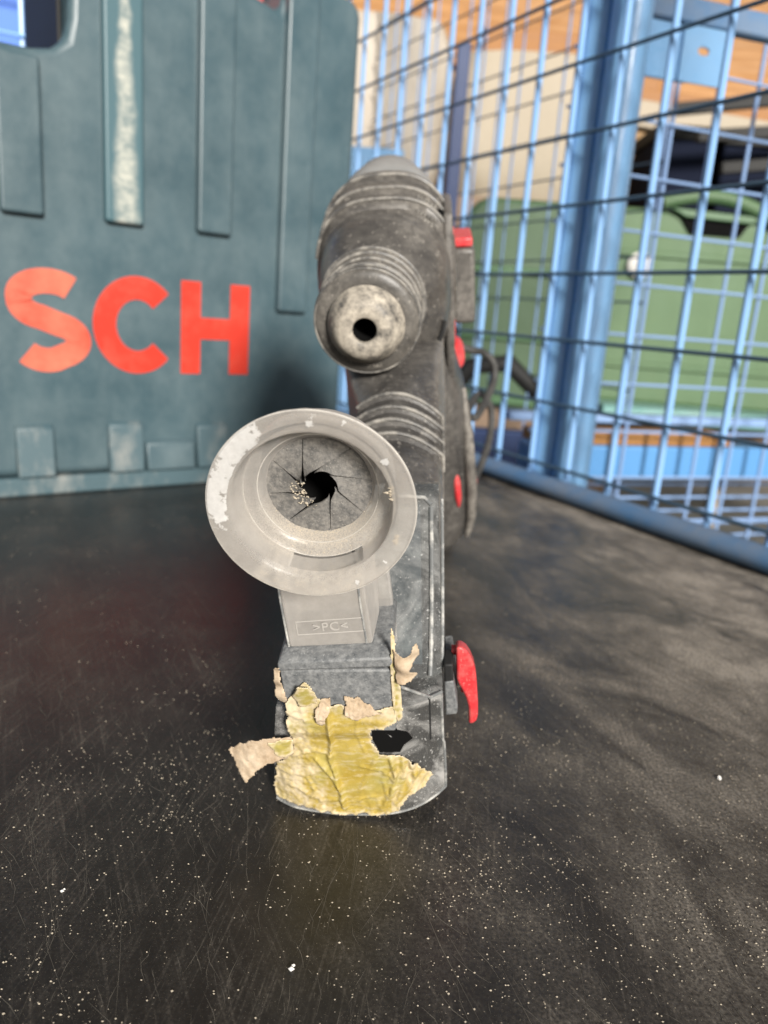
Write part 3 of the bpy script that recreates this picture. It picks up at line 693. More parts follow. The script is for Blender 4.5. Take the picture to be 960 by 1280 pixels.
b.rings([sup(*s) for s in [(249.2, 4.3, 125, 34, 51.0, 40, 2.5), (253, 4.3, 125, 34.6, 53.5, 40, 2.4), (270, 4, 125, 33.6, 56, 40, 2.3), (292, 3.5, 124, 31, 57.5, 40, 2.2), (310, 3, 121, 27, 52, 38, 2.1), (325, 3, 116, 20, 40, 32, 2.0), (330, 3, 113, 10, 22, 20, 2)]])
b.build('motor_cover', M['dome'], ham, smooth=55)
b = MB(); b.tube([mm(3 + 30.2 * math.sin(R(a)), 193.5 - 1.0, 125.5 - 37.6 * abs(math.cos(R(a))) ** 0.8) for a in range(-78, 79, 6)], 0.0011, 8); b.build('seam', M['black'], gh)
def blob(lc, tc, uc, a, bt_, cu, n=16, m=10):
    mb = MB(); rs = []
    for i in range(1, m):
        ph = math.pi * i / m
        rs.append([mm(lc + a * math.sin(ph) * math.cos(2 * math.pi * k / n), tc - bt_ * math.cos(ph), uc + cu * math.sin(ph) * math.sin(2 * math.pi * k / n)) for k in range(n)])
    return mb.rings(rs)
blob(26.5, 208, 143.5, 6.5, 7, 9.5).build('boss', M['gear'], ham)
blob(31.5, 219.5, 156.5, 3.2, 5, 5.2).build('vent_hole', M['hole_black'], ham)
bb = MB()
for i in range(6):
    for j in range(4):
        l0, u0 = 20.5 + i * 1.6, 158.5 + j * 2.4 - i * 0.9
        h = 0.8 + random.random() * 1.4
        bb.box(mm(l0, 210.2 + j * 3.4 - h, u0), mm(l0 + 1.3, 222 + j * 3.4, u0 + 2.1))
bb.build('worn_rib_end', M['ridge'], ham, bevel=0.0004)
# --- right side plate, mode switch, button
b = MB(); b.prism([(212, 152), (214, 160), (240, 163), (290, 160), (300, 140), (300, 70), (240, 66), (216, 78), (208, 100)], lambda p, d: mm(d, p[0], p[1]), 33.0, 37.6)
b.build('side_plate', M['dark_plastic'], ham, bevel=0.0016)
b = MB(); b.prism([(236, 92), (238, 150), (241, 150), (239, 92)], lambda p, d: mm(d, p[0], p[1]), 36.8, 38.4); b.build('red_seam', M['red_faded'], ham)
b = MB(); b.prism([(250, 97), (250, 137), (288, 137), (288, 99), (276, 95)], lambda p, d: mm(d, p[0], p[1]), 37.7, 49.6); b.build('mode_switch', M['dark_plastic'], ham, bevel=0.0022, seg=3)
b = MB(); b.prism([(252, 137.4), (252, 142.2), (284, 142.2), (284, 137.4)], lambda p, d: mm(d, p[0], p[1]), 38.2, 48.4); b.build('switch_tab', M['red'], ham, bevel=0.001)
blob(37.2, 250, 93.5, 2.4, 4, 3.6).build('vent_hole', M['hole_black'], ham)
b = MB(); b.rings([[mm(l_ + 4.4 * math.cos(2 * math.pi * k / 20) * s_, t_, 76 - (l_ - 39.5) * 0.9 + 7.6 * math.sin(2 * math.pi * k / 20) * s_ - 0.18 * 4.4 * math.cos(2 * math.pi * k / 20)) for k in range(20)] for l_, t_, s_ in ((39.5, 272, 1), (39.5, 258, 1), (39.5, 256.4, .85), (39.5, 256, .4))])
b.build('side_button', M['red'], ham)
# --- motor housing (hangs down behind the neck) and the rear handle that props the tool up
b = MB(); rs = []
for u, lc, a, tc, hb in ((96, 18, 17, 242, 34), (80, 20, 19, 243, 36), (64, 21.5, 21.5, 246, 38), (40, 22, 23.5, 250, 39), (0, 22.5, 24.5, 256, 39), (-20, 22.5, 24, 260, 38), (-35, 22, 21, 263, 34), (-46, 22, 15, 265, 26), (-52, 22, 7, 266, 14)):
    ring = []
    for k in range(40):
        th = 2 * math.pi * k / 40; c, s_ = math.cos(th), math.sin(th)
        ring.append(mm(lc + (abs(c) ** 0.72) * (1 if c > 0 else -1) * a, tc + (abs(s_) ** 0.72) * (1 if s_ > 0 else -1) * hb, u))
    rs.append(ring)
b.rings(rs); b.build('motor_housing', M['dark_plastic'], ham, smooth=55)
b = MB(); b.tube([mm(41.5, 232, 66), mm(44.5, 226, 40), mm(46.2, 226, 8), mm(46.0, 230, -14), mm(43.4, 234, -30)], [0.0022, 0.003, 0.0034, 0.003, 0.0018], 10); b.build('housing_rim', M['gear'], ham)
b = MB(); b.tube([mm(47.4, 238, 16), mm(48.0, 240, 4), mm(47.2, 242, -10)], [0.0012, 0.0022, 0.0014], 10); b.build('trim_strip', M['red_faded'], ham)
b = MB(); b.tube([mm(36.0, 221, 24), mm(37.6, 219.5, 14), mm(38.2, 219.5, 4), mm(38.5, 222, -3)], [0.001, 0.0021, 0.002, 0.0008], 10); b.build('trim_strip', M['red'], ham)
b = MB(); b.tube([mm(6, 318, 118), mm(8, 345, 104), mm(12, 368, 60), mm(18, 372, 10), mm(22, 362, -40), mm(24, 350, -78), mm(25, 342, -88)], [0.016, 0.017, 0.016, 0.016, 0.016, 0.0165, 0.013], 20)
b.build('rear_handle', M['dark_plastic'], ham)
b = MB(); b.tube([mm(24, 345, -72), mm(23, 310, -66), mm(22, 272, -36)], [0.011, 0.010, 0.010], 16); b.build('handle_bridge', M['dark_plastic'], ham)
# --- power cable looping out on the right (world points turned into local ones)
Mi = ham.matrix_world.inverted()
def smooth_path(P, n=8):
    P = [Vector(p) for p in P]; out = []
    for i in range(len(P) - 1):
        p0, p1, p2, p3 = P[max(i - 1, 0)], P[i], P[i + 1], P[min(i + 2, len(P) - 1)]
        for k in range(n):
            t = k / n; out.append(0.5 * ((2 * p1) + (p2 - p0) * t + (2 * p0 - 5 * p1 + 4 * p2 - p3) * t * t + (3 * p1 - p0 - 3 * p2 + p3) * t ** 3))
    out.append(P[-1]); return out
cab = [(0.030, 0.60, 0.150), (0.057, 0.61, 0.143), (0.068, 0.62, 0.1415), (0.077, 0.622, 0.134), (0.0785, 0.62, 0.120), (0.071, 0.60, 0.105), (0.062, 0.575, 0.096), (0.058, 0.59, 0.098), (0.069, 0.63, 0.108), (0.0795, 0.64, 0.100), (0.083, 0.64, 0.086), (0.080, 0.625, 0.068), (0.071, 0.60, 0.050), (0.058, 0.58, 0.036)]
b = MB(); b.tube([Mi @ p for p in smooth_path(cab)], 0.0029, 10); b.build('power_cable', M['cable'], ham)

# --- extractor hood under the barrel, with four raised bands
b = MB(); rs = []
def hood(t, l0, l1, top, k, bot=58):
    lc = 10.0; ring = []; N = 26
    for i in range(N + 1):
        x = l0 + (l1 - l0) * i / N
        e = min(x - l0, l1 - x); rnd = 1.6 * max(0, 1 - e / 2.0) ** 2
        ring.append(mm(x, t, top - k * (x - lc) ** 2 - rnd))
    ring += [mm(l1, t, bot), mm(l0, t, bot)]
    return ring
spec = [(58.5, -17, 29.0, 88.2, .002), (64, -16, 29.6, 90.0, .006), (76, -10, 29.9, 93.0, .014), (88, -5, 30.0, 95.4, .02), (94.6, -3.4, 30.1, 96.2, .024),
        (95.2, -3.6, 30.5, 98.4, .024), (97.4, -3.8, 30.5, 98.6, .024), (98.4, -3.6, 30.1, 97.2, .024), (104.6, -3.8, 30.2, 98.0, .025), (105.2, -4.0, 30.6, 99.9, .025), (107.6, -4.0, 30.6, 100.1, .025), (108.6, -3.8, 30.2, 98.7, .025),
        (115.6, -4.2, 30.2, 99.0, .025), (116.2, -4.4, 30.6, 100.9, .025), (118.8, -4.4, 30.6, 101.1, .025), (119.8, -4.2, 30.2, 99.6, .025), (126.8, -5.0, 30.1, 100.6, .026), (127.4, -5.2, 30.4, 102.4, .026), (130.5, -5.4, 30.2, 102.7, .026),
        (138, -7, 29.8, 102.8, .020), (150, -10, 29.5, 104.4, .010), (165, -13, 30, 106, .006), (182, -16, 31, 107, .004), (200, -18, 32, 107, .004)]
b.rings([hood(*s) for s in spec]); hdo = b.build('extractor_hood', M['dark_plastic'], ham, smooth=50)
for t_, l0_, l1_, top_, k_ in ((95.4, -3.6, 30.6, 98.9, .024), (105.4, -4.0, 30.7, 100.4, .025), (116.4, -4.4, 30.7, 101.4, .025), (127.6, -5.2, 30.5, 102.9, .026)):
    pts = [(l0_ + (l1_ - l0_) * i / 24, t_, top_ - k_ * (l0_ + (l1_ - l0_) * i / 24 - 10) ** 2) for i in range(25)] + [(l1_, t_, top_ - k_ * (l1_ - 10) ** 2 - 7)]
    b = MB(); b.tube([mm(*p) for p in pts], 0.00085, 8); b.build('band', M['ridge'], hdo)
# side face below the hood
b = MB(); b.prism([(62, 86), (96, 90), (150, 94), (212, 92), (212, 20), (150, 0), (100, -18), (72, -12), (62, 30)], lambda p, d: mm(d, p[0], p[1]), 2.0, 29.4)
b.build('extractor_body', M['dark_plastic'], ham, bevel=0.0025, seg=3)

# --- clear dust box: lower drawer and taller smoked upper housing
def tf(l): return 4 * (abs(l) / 28) ** 4 if l < 0 else 8 * (l / 29) ** 3
def ub(l): return 0.2 + (4.6 * (l / 29) ** 3 if l > 0 else 2.6 * (abs(l) / 29) ** 2)
def plan(l0, l1, tb, n=30, r=0):
    pts = [(l0 + (l1 - l0) * k / n, None) for k in range(n + 1)]
    return pts
def box_ring(v, l0, l1, t_back, uj):
    ring = []
    n = 36
    for k in range(n + 1):
        x = l0 + (l1 - l0) * k / n
        ring.append(mm(x, tf(x) + 0.0, ub(x) + (uj(x) - ub(x)) * v))
    for t in (0.2, 0.45, 0.7, 1.0):
        ring.append(mm(l1, tf(l1) + (t_back - tf(l1)) * t, ub(l1) + (uj(l1) - ub(l1)) * v))
    for t in (1.0, 0.7, 0.45, 0.2):
        ring.append(mm(l0, tf(l0) + (t_back - tf(l0)) * t, ub(l0) + (uj(l0) - ub(l0)) * v))
    return ring
b = MB(); rs = []
for i in range(13):
    v = i / 12
    rs.append(box_ring(v, -29.2 + 6.0 * v ** 1.4, 29.2 - 0.2 * v, 60, lambda x: 47.0))
b.rings(rs); dbx = b.build('dust_box', M['clear'], ham, smooth=50)
# thick bright rims of the clear wall
def ftube(name, pts, r, m=M['clear_edge'], par=ham): bb_ = MB(); bb_.tube([mm(*p) for p in pts], r * 0.001, 8); return bb_.build(name, m, par)
ftube('rim', [(x, tf(x) - 0.1, ub(x) + 0.3) for x in [-29 + 58.0 * k / 40 for k in range(41)]], 0.45, par=dbx)
ftube('rim', [(29.1, 8.0, 5.2), (29.2, 8.0, 15), (29.0, 8.0, 26), (28.6, 8.0, 27), (28.6, 8.0, 47)], 0.5, par=dbx)
ftube('rim', [(28.8, 8.3, 47.2), (25.2, 5.4, 47.6), (24.6, 5.0, 48.2), (20, 2.6, 52.5), (16.4, 1.4, 55.5)], 0.5, par=dbx)
ftube('rim', [(24.8, 5.3, 47), (24.6, 5.2, 31), (24.6, 5.2, 30)], 0.45, M['black'], dbx)
# pale dust cake inside and the black filter seen through it
b = MB()
for k in range(1):
    rs = []
    for i in range(9):
        v = i / 8; u = 6 + 36 * v
        rs.append([mm(-17 + 1.5 * math.sin(v * 5), 8, u), mm(15, 6.5, u), mm(21.5, 11, u), mm(21.5, 48, u), mm(-17, 48, u)])
    b.rings(rs)
b.build('filter', M['black'], dbx, bevel=0.001)
hole = [(6.9, 41.6), (9.6, 42.6), (13.4, 41.6), (14.6, 38.2), (17.6, 36.6), (19.2, 33.4), (16.4, 31.4), (15.0, 28.6), (8.6, 29.4), (6.4, 35.5)]
b = MB(); b.prism(hole, lambda p, d: mm(p[0], tf(p[0]) + d, p[1]), -0.25, 1.5); b.build('broken_opening', M['hole_black'], dbx)
# upper smoked housing, leaning back
b = MB(); rs = []
for u, tfr in ((40, 12), (47.6, 15), (56, 22), (66, 32), (78, 43), (88, 54), (92, 59)):
    l0, l1 = -19.0, 29.0
    ring = []
    for k in range(25):
        x = l0 + (l1 - l0) * k / 24; ch = 3.0 * max(0, (x - 24.6) / 4.4) ** 1.5
        ring.append(mm(x, tfr + ch, u))
    ring += [mm(l1, 66, u), mm(l0, 66, u)]
    rs.append(ring)
b.rings(rs); uh = b.build('upper_housing', M['clear_dark'], ham, smooth=50)
b = MB(); b.rings([[mm(-16, tfr + 4, u), mm(22.5, tfr + 4, u), mm(22.5, 64, u), mm(-16, 64, u)] for u, tfr in ((48.5, 16), (66, 33), (88, 55))])
b.build('inner_duct', mat("inner_grey_plastic", (0.055, 0.065, 0.072), 0.5, (0.26, 0.26, 0.25), 0.75, 34, 0.50, 0.56), uh)
ftube('edge_rib', [(25.1, 14.6, 48.2), (25.6, 21.6, 56), (26.0, 31.6, 66), (26.3, 42.6, 78), (26.4, 54, 88.6)], 0.75, par=uh)
ftube('edge_rib', [(28.9, 18.6, 48.2), (29.3, 25.0, 56), (29.6, 35.0, 66), (29.9, 46, 78), (30.1, 57, 90)], 0.6, par=uh)
ftube('edge_rib', [(15, 57, 91.6), (20, 57, 91.4), (24, 57, 90.8), (26.4, 55, 89)], 0.7, par=uh)

# --- grey nozzle holder under the tape
b = MB(); b.box(mm(-19.2, -1.6, 40), mm(14.4, 12, 64.6)); hd = b.build('nozzle_holder', M['holder'], ham, bevel=0.0007, seg=2)
b = MB(); b.rings([[mm(-19.6, -2.2, 64.8), mm(14.9, -2.2, 66.2), mm(14.9, 27, 67.6), mm(-19.6, 27, 66.2)], [mm(-19.4, -2.2, 67.9), mm(14.9, -2.2, 69.5), mm(14.9, 27, 69.6), mm(-19.4, 27, 68.0)],
                   [mm(-18.2, 0.4, 69.2), mm(13.9, 0.4, 70.7), mm(13.9, 26, 70.9), mm(-18.2, 26, 69.4)]])
b.build('lip', M['holder'], hd, bevel=0.0005)
b = MB(); b.rings([[mm(-18.8, 22, 55), mm(14.6, 22, 55), mm(14.6, 27, 55), mm(-18.8, 27, 55)], [mm(-18.8, 21, 78), mm(13.2, 22, 84), mm(13.2, 26, 84), mm(-18.8, 26, 78)]])
b.build('back_wall', M['frost'], hd, bevel=0.0008)

# --- milky duct that rises from the holder to the cup
def solid_frost(mb): mb.at = {'dust': [0.0] * len(mb.v), 'scuff': [-1.0] * len(mb.v)}; return mb
b = MB()
b.rings([[mm(-16.4, 3.0, 69.4), mm(8.9, 3.0, 70.6), mm(9.9, 19, 70.8), mm(-15.4, 19, 70)],
         [mm(-17.0, 3.4, 84), mm(7.8, 3.4, 85.4), mm(9.9, 20, 85.4), mm(-15.6, 20, 84)],
         [mm(-17.3, 3.8, 100), mm(7.2, 3.8, 100), mm(9.6, 20, 100), mm(-15.8, 20, 100)],
         [mm(-16, 2.0, 112), mm(6.6, 2.0, 112), mm(9, 10, 112), mm(-15, 10, 112)]])
dct = solid_frost(b).build('duct', M['frost'], ham, bevel=0.0009, seg=3)
ftube('edge_rib', [(7.0, 3.2, 71), (6.1, 3.2, 86), (5.8, 3.6, 98), (5.4, 2.6, 108)], 0.35, M['clear_edge'], dct)
ftube('edge_rib', [(-16.5, 3.1, 70), (-17.1, 3.3, 86), (-17.3, 3.7, 98), (-16.6, 2.8, 108)], 0.35, M['clear_edge'], dct)
emb = [(-13.5, 78.9), (6.4, 80.3), (6.6, 75.5), (-13.3, 74.2), (-13.5, 78.9)]
bb = MB()
for a_, c_ in zip(emb[:-1], emb[1:]): bb.tube([mm(a_[0], 3.1, a_[1]), mm(c_[0], 3.1, c_[1])], 0.00015, 6)
bb.build('embossed_frame', M['relief'], dct)
cu = bpy.data.curves.new('embossed_mark', 'FONT'); cu.body = ">PC<"; cu.size = 0.0043; cu.extrude = 0.00015; cu.align_x = 'CENTER'; cu.space_character = 1.1
to = bpy.data.objects.new('embossed_mark_source', cu); COL.objects.link(to)
me = bpy.data.meshes.new_from_object(to.evaluated_get(bpy.context.evaluated_depsgraph_get()))
bpy.data.objects.remove(to)
eo = bpy.data.objects.new('embossed_mark', me); COL.objects.link(eo); me.materials.clear(); me.materials.append(M['relief']); eo.parent = dct
eo.matrix_local = Matrix.Translation(mm(-3.2, 2.95, 75.9)) @ Matrix.Rotation(R(-4), 4, 'Y') @ Matrix.Rotation(R(90), 4, 'X')

# --- suction cup
b = MB(); N = 224
prof = [(2.0, 16.5), (-3, 19.0), (-9, 20.6), (-14.5, 21.3), (-16.0, 23.2), (-16.7, 25.4), (-17.3, 26.1), (-18.0, 26.1), (-18.5, 25.7), (-18.6, 25.0), (-18.55, 24.0), (-18.5, 23.0), (-18.4, 22.0), (-18.2, 21.0), (-17.6, 20.2),
        (-16.4, 19.6), (-14.5, 19.1), (-12.6, 18.7), (-11.4, 18.2), (-11.0, 17.6), (-10.7, 16.6), (-10.2, 15.6), (-9.6, 15.0), (-8.4, 14.2), (-7.2, 13.5), (-6.6, 12.9)]
dust, scuff = [], []
for t, r in prof:
    ring = []
    for k in range(N):
        a = 2 * math.pi * k / N
        rr = r * (1.0 if r < 20 else 0.968) * (1.0 + 0.006 * math.sin(2 * a + 0.6)) + 0.08 * noise.noise(Vector((math.cos(a) * 9, math.sin(a) * 9, t * 0.7)))
        ring.append(mm(rr * math.cos(a) - 0.6 * (r > 20), t, AX + rr * math.sin(a) - 0.6 * (r > 20)))
        deg = math.degrees(a) % 360
        # rubbed white paint on the upper left of the rim, a small patch on the right
        g = max(0.0, 1 - abs(deg - 150) / 64.0) if r > 20.4 and t < -16.3 else 0.0
        sc_ = -1.0
        if g > 0: sc_ = -0.25 + 1.15 * min(1.0, g * 1.6) - 0.10 * abs(r - 23.6)
        if r > 20.2 and t < -16.5:
            for dg, rr_, wd_ in ((84, 23.2, 4.6), (33, 22.4, 3.2), (18, 21.5, 2.0), (295, 24.0, 2.4), (318, 23.4, 2.0), (66, 24.6, 2.2)):
                q = math.hypot((deg - dg) * 0.4 / (wd_ * 0.36), (r - rr_) / (wd_ * 0.42)); sc_ = max(sc_, 1.05 - q * 0.75)
            sc_ = max(sc_, -0.02)
        scuff.append(sc_)
        dd = 0.0
        if r < 19 and t > -13.5:
            dd = max(0.0, math.cos(a + math.pi / 2 - 0.05)) ** 0.8 * (1.0 if r < 16.2 else 0.55)
        if r > 19 and t < -12 and 228 < deg < 300: dd = 0.6 * max(0, noise.noise(Vector((math.cos(a) * 12, math.sin(a) * 12, r))) + 0.3)
        dust.append(min(1.0, dd + 0.12))
    b.rings([ring]) if False else None
    b.v += ring
for i in range(len(prof) - 1):
    for k in range(N):
        a = 2 * math.pi * (k + 0.5) / N; deg = math.degrees(a) % 360
        # suction slot in the lower inner wall
        if prof[i][1] <= 19.7 and prof[i + 1][1] >= 18.15 and prof[i][0] >= -16.5 and 246 < deg < 304: continue
        k2 = (k + 1) % N
        b.f.append((i * N + k, i * N + k2, (i + 1) * N + k2, (i + 1) * N + k))
b.at = {'dust': dust, 'scuff': scuff}
cup = b.build('suction_cup', M['frost'], ham, smooth=35)
def ringtube(name, r_, t_, w_, m, par, dl=0.0, N_=96):
    bb_ = MB(); bb_.rings([[mm(dl + (r_ + w_ * math.cos(q)) * math.cos(2 * math.pi * k / N_) * (1 + 0.006 * math.sin(4 * math.pi * k / N_ + 0.6)), t_ + w_ * math.sin(q), AX + dl + (r_ + w_ * math.cos(q)) * math.sin(2 * math.pi * k / N_) * (1 + 0.006 * math.sin(4 * math.pi * k / N_ + 0.6))) for k in range(N_)] for q in [2 * math.pi * i / 8 for i in range(9)]], False, False)
    return bb_.build(name, m, par)
ringtube('rim_edge', 25.2, -18.0, 0.16, M['frost_edge'], cup, -0.6)
ringtube('step_edge', 18.3, -11.4, 0.10, M['frost_edge'], cup)
ringtube('step_edge', 15.1, -9.7, 0.10, M['frost_edge'], cup)
# rubber flaps of the brush seal
OUT = [-146, -102, -48, -5, 37.5, 83, 132.5, 172]; SW = [-32, -62, -62, -38, -24, -30, -24, -16]; RI = [4.5, 4.3, 4.0, 4.4, 4.5, 4.2, 4.7, 5.2]
def slit(i, s):
    a = R(OUT[i]); c = R(OUT[i] + SW[i]); p0 = Vector((13.4 * math.cos(a), -13.4 * math.sin(a))); p1 = Vector((RI[i] * math.cos(c), -RI[i] * math.sin(c)))
    return p0.lerp(p1, s)
for i in range(8):
    j = (i + 1) % 8; mb = MB(); rs = []
    K = 12
    for q in range(K + 1):
        v = q / K; row = []
        for s_i in range(13):
            s = s_i / 12
            A_, B_ = slit(i, s), slit(j, s)
            ang0, ang1 = math.atan2(A_.y, A_.x), math.atan2(B_.y, B_.x)
            while ang1 > ang0: ang1 -= 2 * math.pi
            g = 0.007 + 0.018 * s
            vv = g + (1 - 2 * g) * v
            ang = ang0 + (ang1 - ang0) * vv; rad = A_.length + (B_.length - A_.length) * vv + s ** 4 * (1.25 * vv ** 0.7 - 0.75 + 0.25 * noise.noise(Vector((vv * 2, i * 3.1, 0))))
            t = -7.0 + 1.4 * s * (0.5 - v) - 0.35 * s * s + 0.15 * noise.noise(Vector((rad, ang * 4, i)))
            row.append(mm(rad * math.cos(ang), t, AX + rad * math.sin(ang)))
        rs.append(row)
    o0 = len(mb.v)
    for r_ in rs: mb.v += r_
    n0 = len(mb.v)
    mb.v += [(x, y + 0.0007, z) for x, y, z in mb.v[:n0]]
    for q in range(K):
        for s_i in range(12):
            a_ = q * 13 + s_i; f_ = (a_, a_ + 1, a_ + 14, a_ + 13)
            mb.f.append(f_); mb.f.append(tuple(reversed([z + n0 for z in f_])))
    edge = [s_i for s_i in range(13)] + [q * 13 + 12 for q in range(1, K + 1)] + [K * 13 + s_i for s_i in range(11, -1, -1)] + [q * 13 for q in range(K - 1, 0, -1)]
    for a_, c_ in zip(edge, edge[1:] + edge[:1]): mb.f.append((a_, c_, c_ + n0, a_ + n0))
    mb.build('flap', M['flap'], cup, smooth=40)
b = MB(); lathe(b, [(-5.2, 14.0), (6, 13.4), (14, 10), (14.1, 0.1)]); b.build('cup_throat', M['hole_black'], cup)
# loose grains lying in the cup
def crumb(mb, p, r):
    vs = []
    for d in ((1, 0, 0), (-1, 0, 0), (0, 1, 0), (0, -1, 0), (0, 0, 1), (0, 0, -1)):
        k = r * (0.5 + random.random() * 0.8); vs.append((p[0] + d[0] * k, p[1] + d[1] * k, p[2] + d[2] * k * 0.7))
    mb.add(vs, [(0, 2, 4), (2, 1, 4), (1, 3, 4), (3, 0, 4), (2, 0, 5), (1, 2, 5), (3, 1, 5), (0, 3, 5)])
b = MB()
for _ in range(420):
    a = R(random.gauss(272, 26)); r = random.uniform(13.2, 15.4) if random.random() < 0.75 else random.uniform(15.4, 18.4)
    t = -7.0 - (r - 13.2) * 1.2 if r < 15.4 else -10.3 - (r - 15.4) * 0.35
    crumb(b, mm(r * math.cos(a), t - 0.05, AX + r * math.sin(a)), random.uniform(0.00008, 0.00022))
for _ in range(90):
    a = R(random.gauss(205, 22)); r = random.uniform(3.8, 7.4)
    crumb(b, mm(r * math.cos(a), -7.6, AX + r * math.sin(a)), random.uniform(0.0001, 0.0004))
b.build('dust_grains', M['crumb'], cup, smooth=0, kind='stuff')
for l_, u_, s_ in ((18.9, 131.3, 1.0), (19.1, 118.6, 1.0)):
    mb = MB()
    for _ in range(7): crumb(mb, mm(l_ + random.gauss(0, .35), -17.2 + random.gauss(0, .2), u_ + random.gauss(0, .8)), 0.0008 * s_)
    mb.build('stuck_flake', M['crumb'], cup, smooth=0)

# --- torn yellow tape
tape_poly = [(-18.6, 53.1), (-14.4, 58.7), (-12.1, 61.3), (-10.0, 57.6), (-8.4, 54.4), (-6.0, 51.5), (-0.9, 52.5), (-0.3, 47.6), (7.7, 49.4), (13.7, 51.0), (16.0, 58.8), (16.3, 44.9), (11.2, 41.8), (6.6, 40.8), (6.8, 35.3), (8.9, 29.6), (16.2, 27.7), (20.1, 23.5),
             (25.6, 15.4), (22.8, 11.5), (17.5, 9.3), (12.9, 2.8), (8.8, 1.4), (-4.2, 1.3), (-15.9, 3.0), (-22.5, 4.6), (-28.6, 5.9), (-28.9, 11.6), (-26.7, 21.2), (-19.7, 31.6), (-19.1, 38.7), (-19.7, 44.0)]
creases = [([(3, 50), (2, 38), (4, 30)], 0.5, 0.5), ([(-14, 50), (-13, 40), (-16, 30)], 0.45, 0.6), ([(-20, 28), (-12, 31), (-7, 29)], 0.6, 0.5), ([(-18, 5), (-14, 12), (-16, 18)], 0.6, 0.5), ([(-2, 6), (1, 9), (6, 10)], 0.6, 0.5), ([(2, 24), (9, 22), (12, 18)], 0.5, 0.5), ([(-6.0, 50.6), (-6.5, 34.4), (-7.7, 27.4), (-5.4, 14.6), (-4.9, 5.1)], 1.2, 0.75), ([(-12.1, 27.2), (-9.9, 23.7), (-5.4, 14.6)], 0.9, 0.7), ([(1.0, 12.8), (4, 20), (7.3, 27.3)], 0.7, 0.8), ([(12.0, 27), (13.2, 19.7), (11, 10)], 0.9, 0.7),
           ([(18, 27), (19.6, 17.6), (15.6, 10)], 0.9, 0.7), ([(15.5, 26), (16.4, 18), (13.6, 9)], 0.7, 0.6), ([(-22, 14), (-12, 8), (-5, 9)], 0.6, 0.8), ([(-25, 20), (-17, 19), (-9, 23)], 0.6, 0.8), ([(-18, 48), (-10, 43), (5, 45), (15, 43)], 0.5, 1.2), ([(8, 4), (10, 9), (9, 17)], 0.7, 0.6)]
ST = 0.42
def sheet(name, poly, m, tfun, par, bx=None, jag=0.8, step=ST, thick=0.00025):
    l0, l1 = min(p[0] for p in poly) - 1, max(p[0] for p in poly) + 1; u0, u1 = min(p[1] for p in poly) - 1, max(p[1] for p in poly) + 1
    nl_, nu = int((l1 - l0) / step), int((u1 - u0) / step); mb = MB(); idx = {}; torn = []
    keep = {}
    for i in range(nl_ + 1):
        for j in range(nu + 1):
            x, y = l0 + i * step, u0 + j * step
            jx = x + jag * noise.noise(Vector((x * .45, y * .45, 1.7))) + 0.4 * jag * noise.noise(Vector((x * 1.6, y * 1.6, 4.2))); jy = y + jag * noise.noise(Vector((x * .45, y * .45, 7.7))) + 0.4 * jag * noise.noise(Vector((x * 1.6, y * 1.6, 9.2)))
            if inside(poly, jx, jy): keep[(i, j)] = polyd(poly, (jx, jy))
    def vid(i, j):
        if (i, j) not in idx:
            x, y = l0 + i * step, u0 + j * step; d = keep.get((i, j), 0.0)
            idx[(i, j)] = len(mb.v); mb.v.append(mm(*tfun(x, y, d)))
            reg = 0.0
            if name == 'tape':
                reg = 0.75 * max(0, min(1, (-9 - x) / 8)) + 0.6 * max(0, min(1, (y - 43) / 6)) + 0.65 * max(0, min(1, (x - 11) / 6))
                reg = max(0, reg + 0.9 * noise.noise(Vector((x * .22, y * .16, 6))) + 0.5 * noise.noise(Vector((x * .9, y * .7, 2))) - 0.15) if reg > 0 else 0
            torn.append(max(0.0, min(1.0, max(reg, 1.15 - d / 1.5 + 0.8 * noise.noise(Vector((x * .8, y * .8, 3)))))))
        return idx[(i, j)]
    for i in range(nl_):
        for j in range(nu):
            if sum((a_ in keep) for a_ in ((i, j), (i + 1, j), (i, j + 1), (i + 1, j + 1))) == 4:
                mb.f.append((vid(i, j), vid(i + 1, j), vid(i + 1, j + 1), vid(i, j + 1)))
    mb.at = {'torn': torn}
    o = mb.build(name, m, par, smooth=70)
    s_ = o.modifiers.new('solidify', 'SOLIDIFY'); s_.thickness = thick; s_.offset = 0
    return o
def tape_t(x, y, d):
    base = tf(x) - 0.7
    if -19.5 < x < 14.8 and y > 40: base = min(base, -2.1)
    if y > 40: base = base
    elif y > 36 and -19.5 < x < 14.8: base = base + (min(base, -2.1) - base) * (y - 36) / 4
    dsp = 0
    for pts, amp, wd in creases:
        q = min(segd((x, y), pts[i], pts[i + 1]) for i in range(len(pts) - 1))
        dsp += (amp if amp > 0.8 else amp * 0.55) * math.exp(-(q / (wd * (1.0 + 0.5 * noise.noise(Vector((x * .3, y * .3, 1)))))) ** 2)
    fold = max(0, min(1, (x - 4) / 8)) * max(0, min(1, (28 - y) / 8))
    dsp += fold * 0.55 * (0.5 + 0.5 * math.sin((x * 0.9 - y * 0.55) * 1.9 + 2.0 * noise.noise(Vector((x * .2, y * .2, 0)))))
    rough_ = min(1, 0.25 + max(0, (-8 - x) / 8) + max(0, (x - 9) / 8) + max(0, (14 - y) / 14))
    dsp += 0.40 * noise.noise(Vector((x * .13, y * .09, 2.2))) + rough_ * (0.30 * noise.noise(Vector((x * .6, y * .45, 5.1))) + 0.18 * noise.noise(Vector((x * 1.3, y * 1.0, 7.1))))
    rm = 0.9 * math.exp(-(d / 1.1)) * (0.5 + noise.noise(Vector((x * .35, y * .35, 8.8))))
    return (x, base - dsp * 1.15 - max(0, rm), max(y, ub(x) + 0.2))
tp = sheet('tape', tape_poly, M['tape'], tape_t, ham)
tp['label'] = "torn yellow adhesive tape wrapped over the front of the dust box"
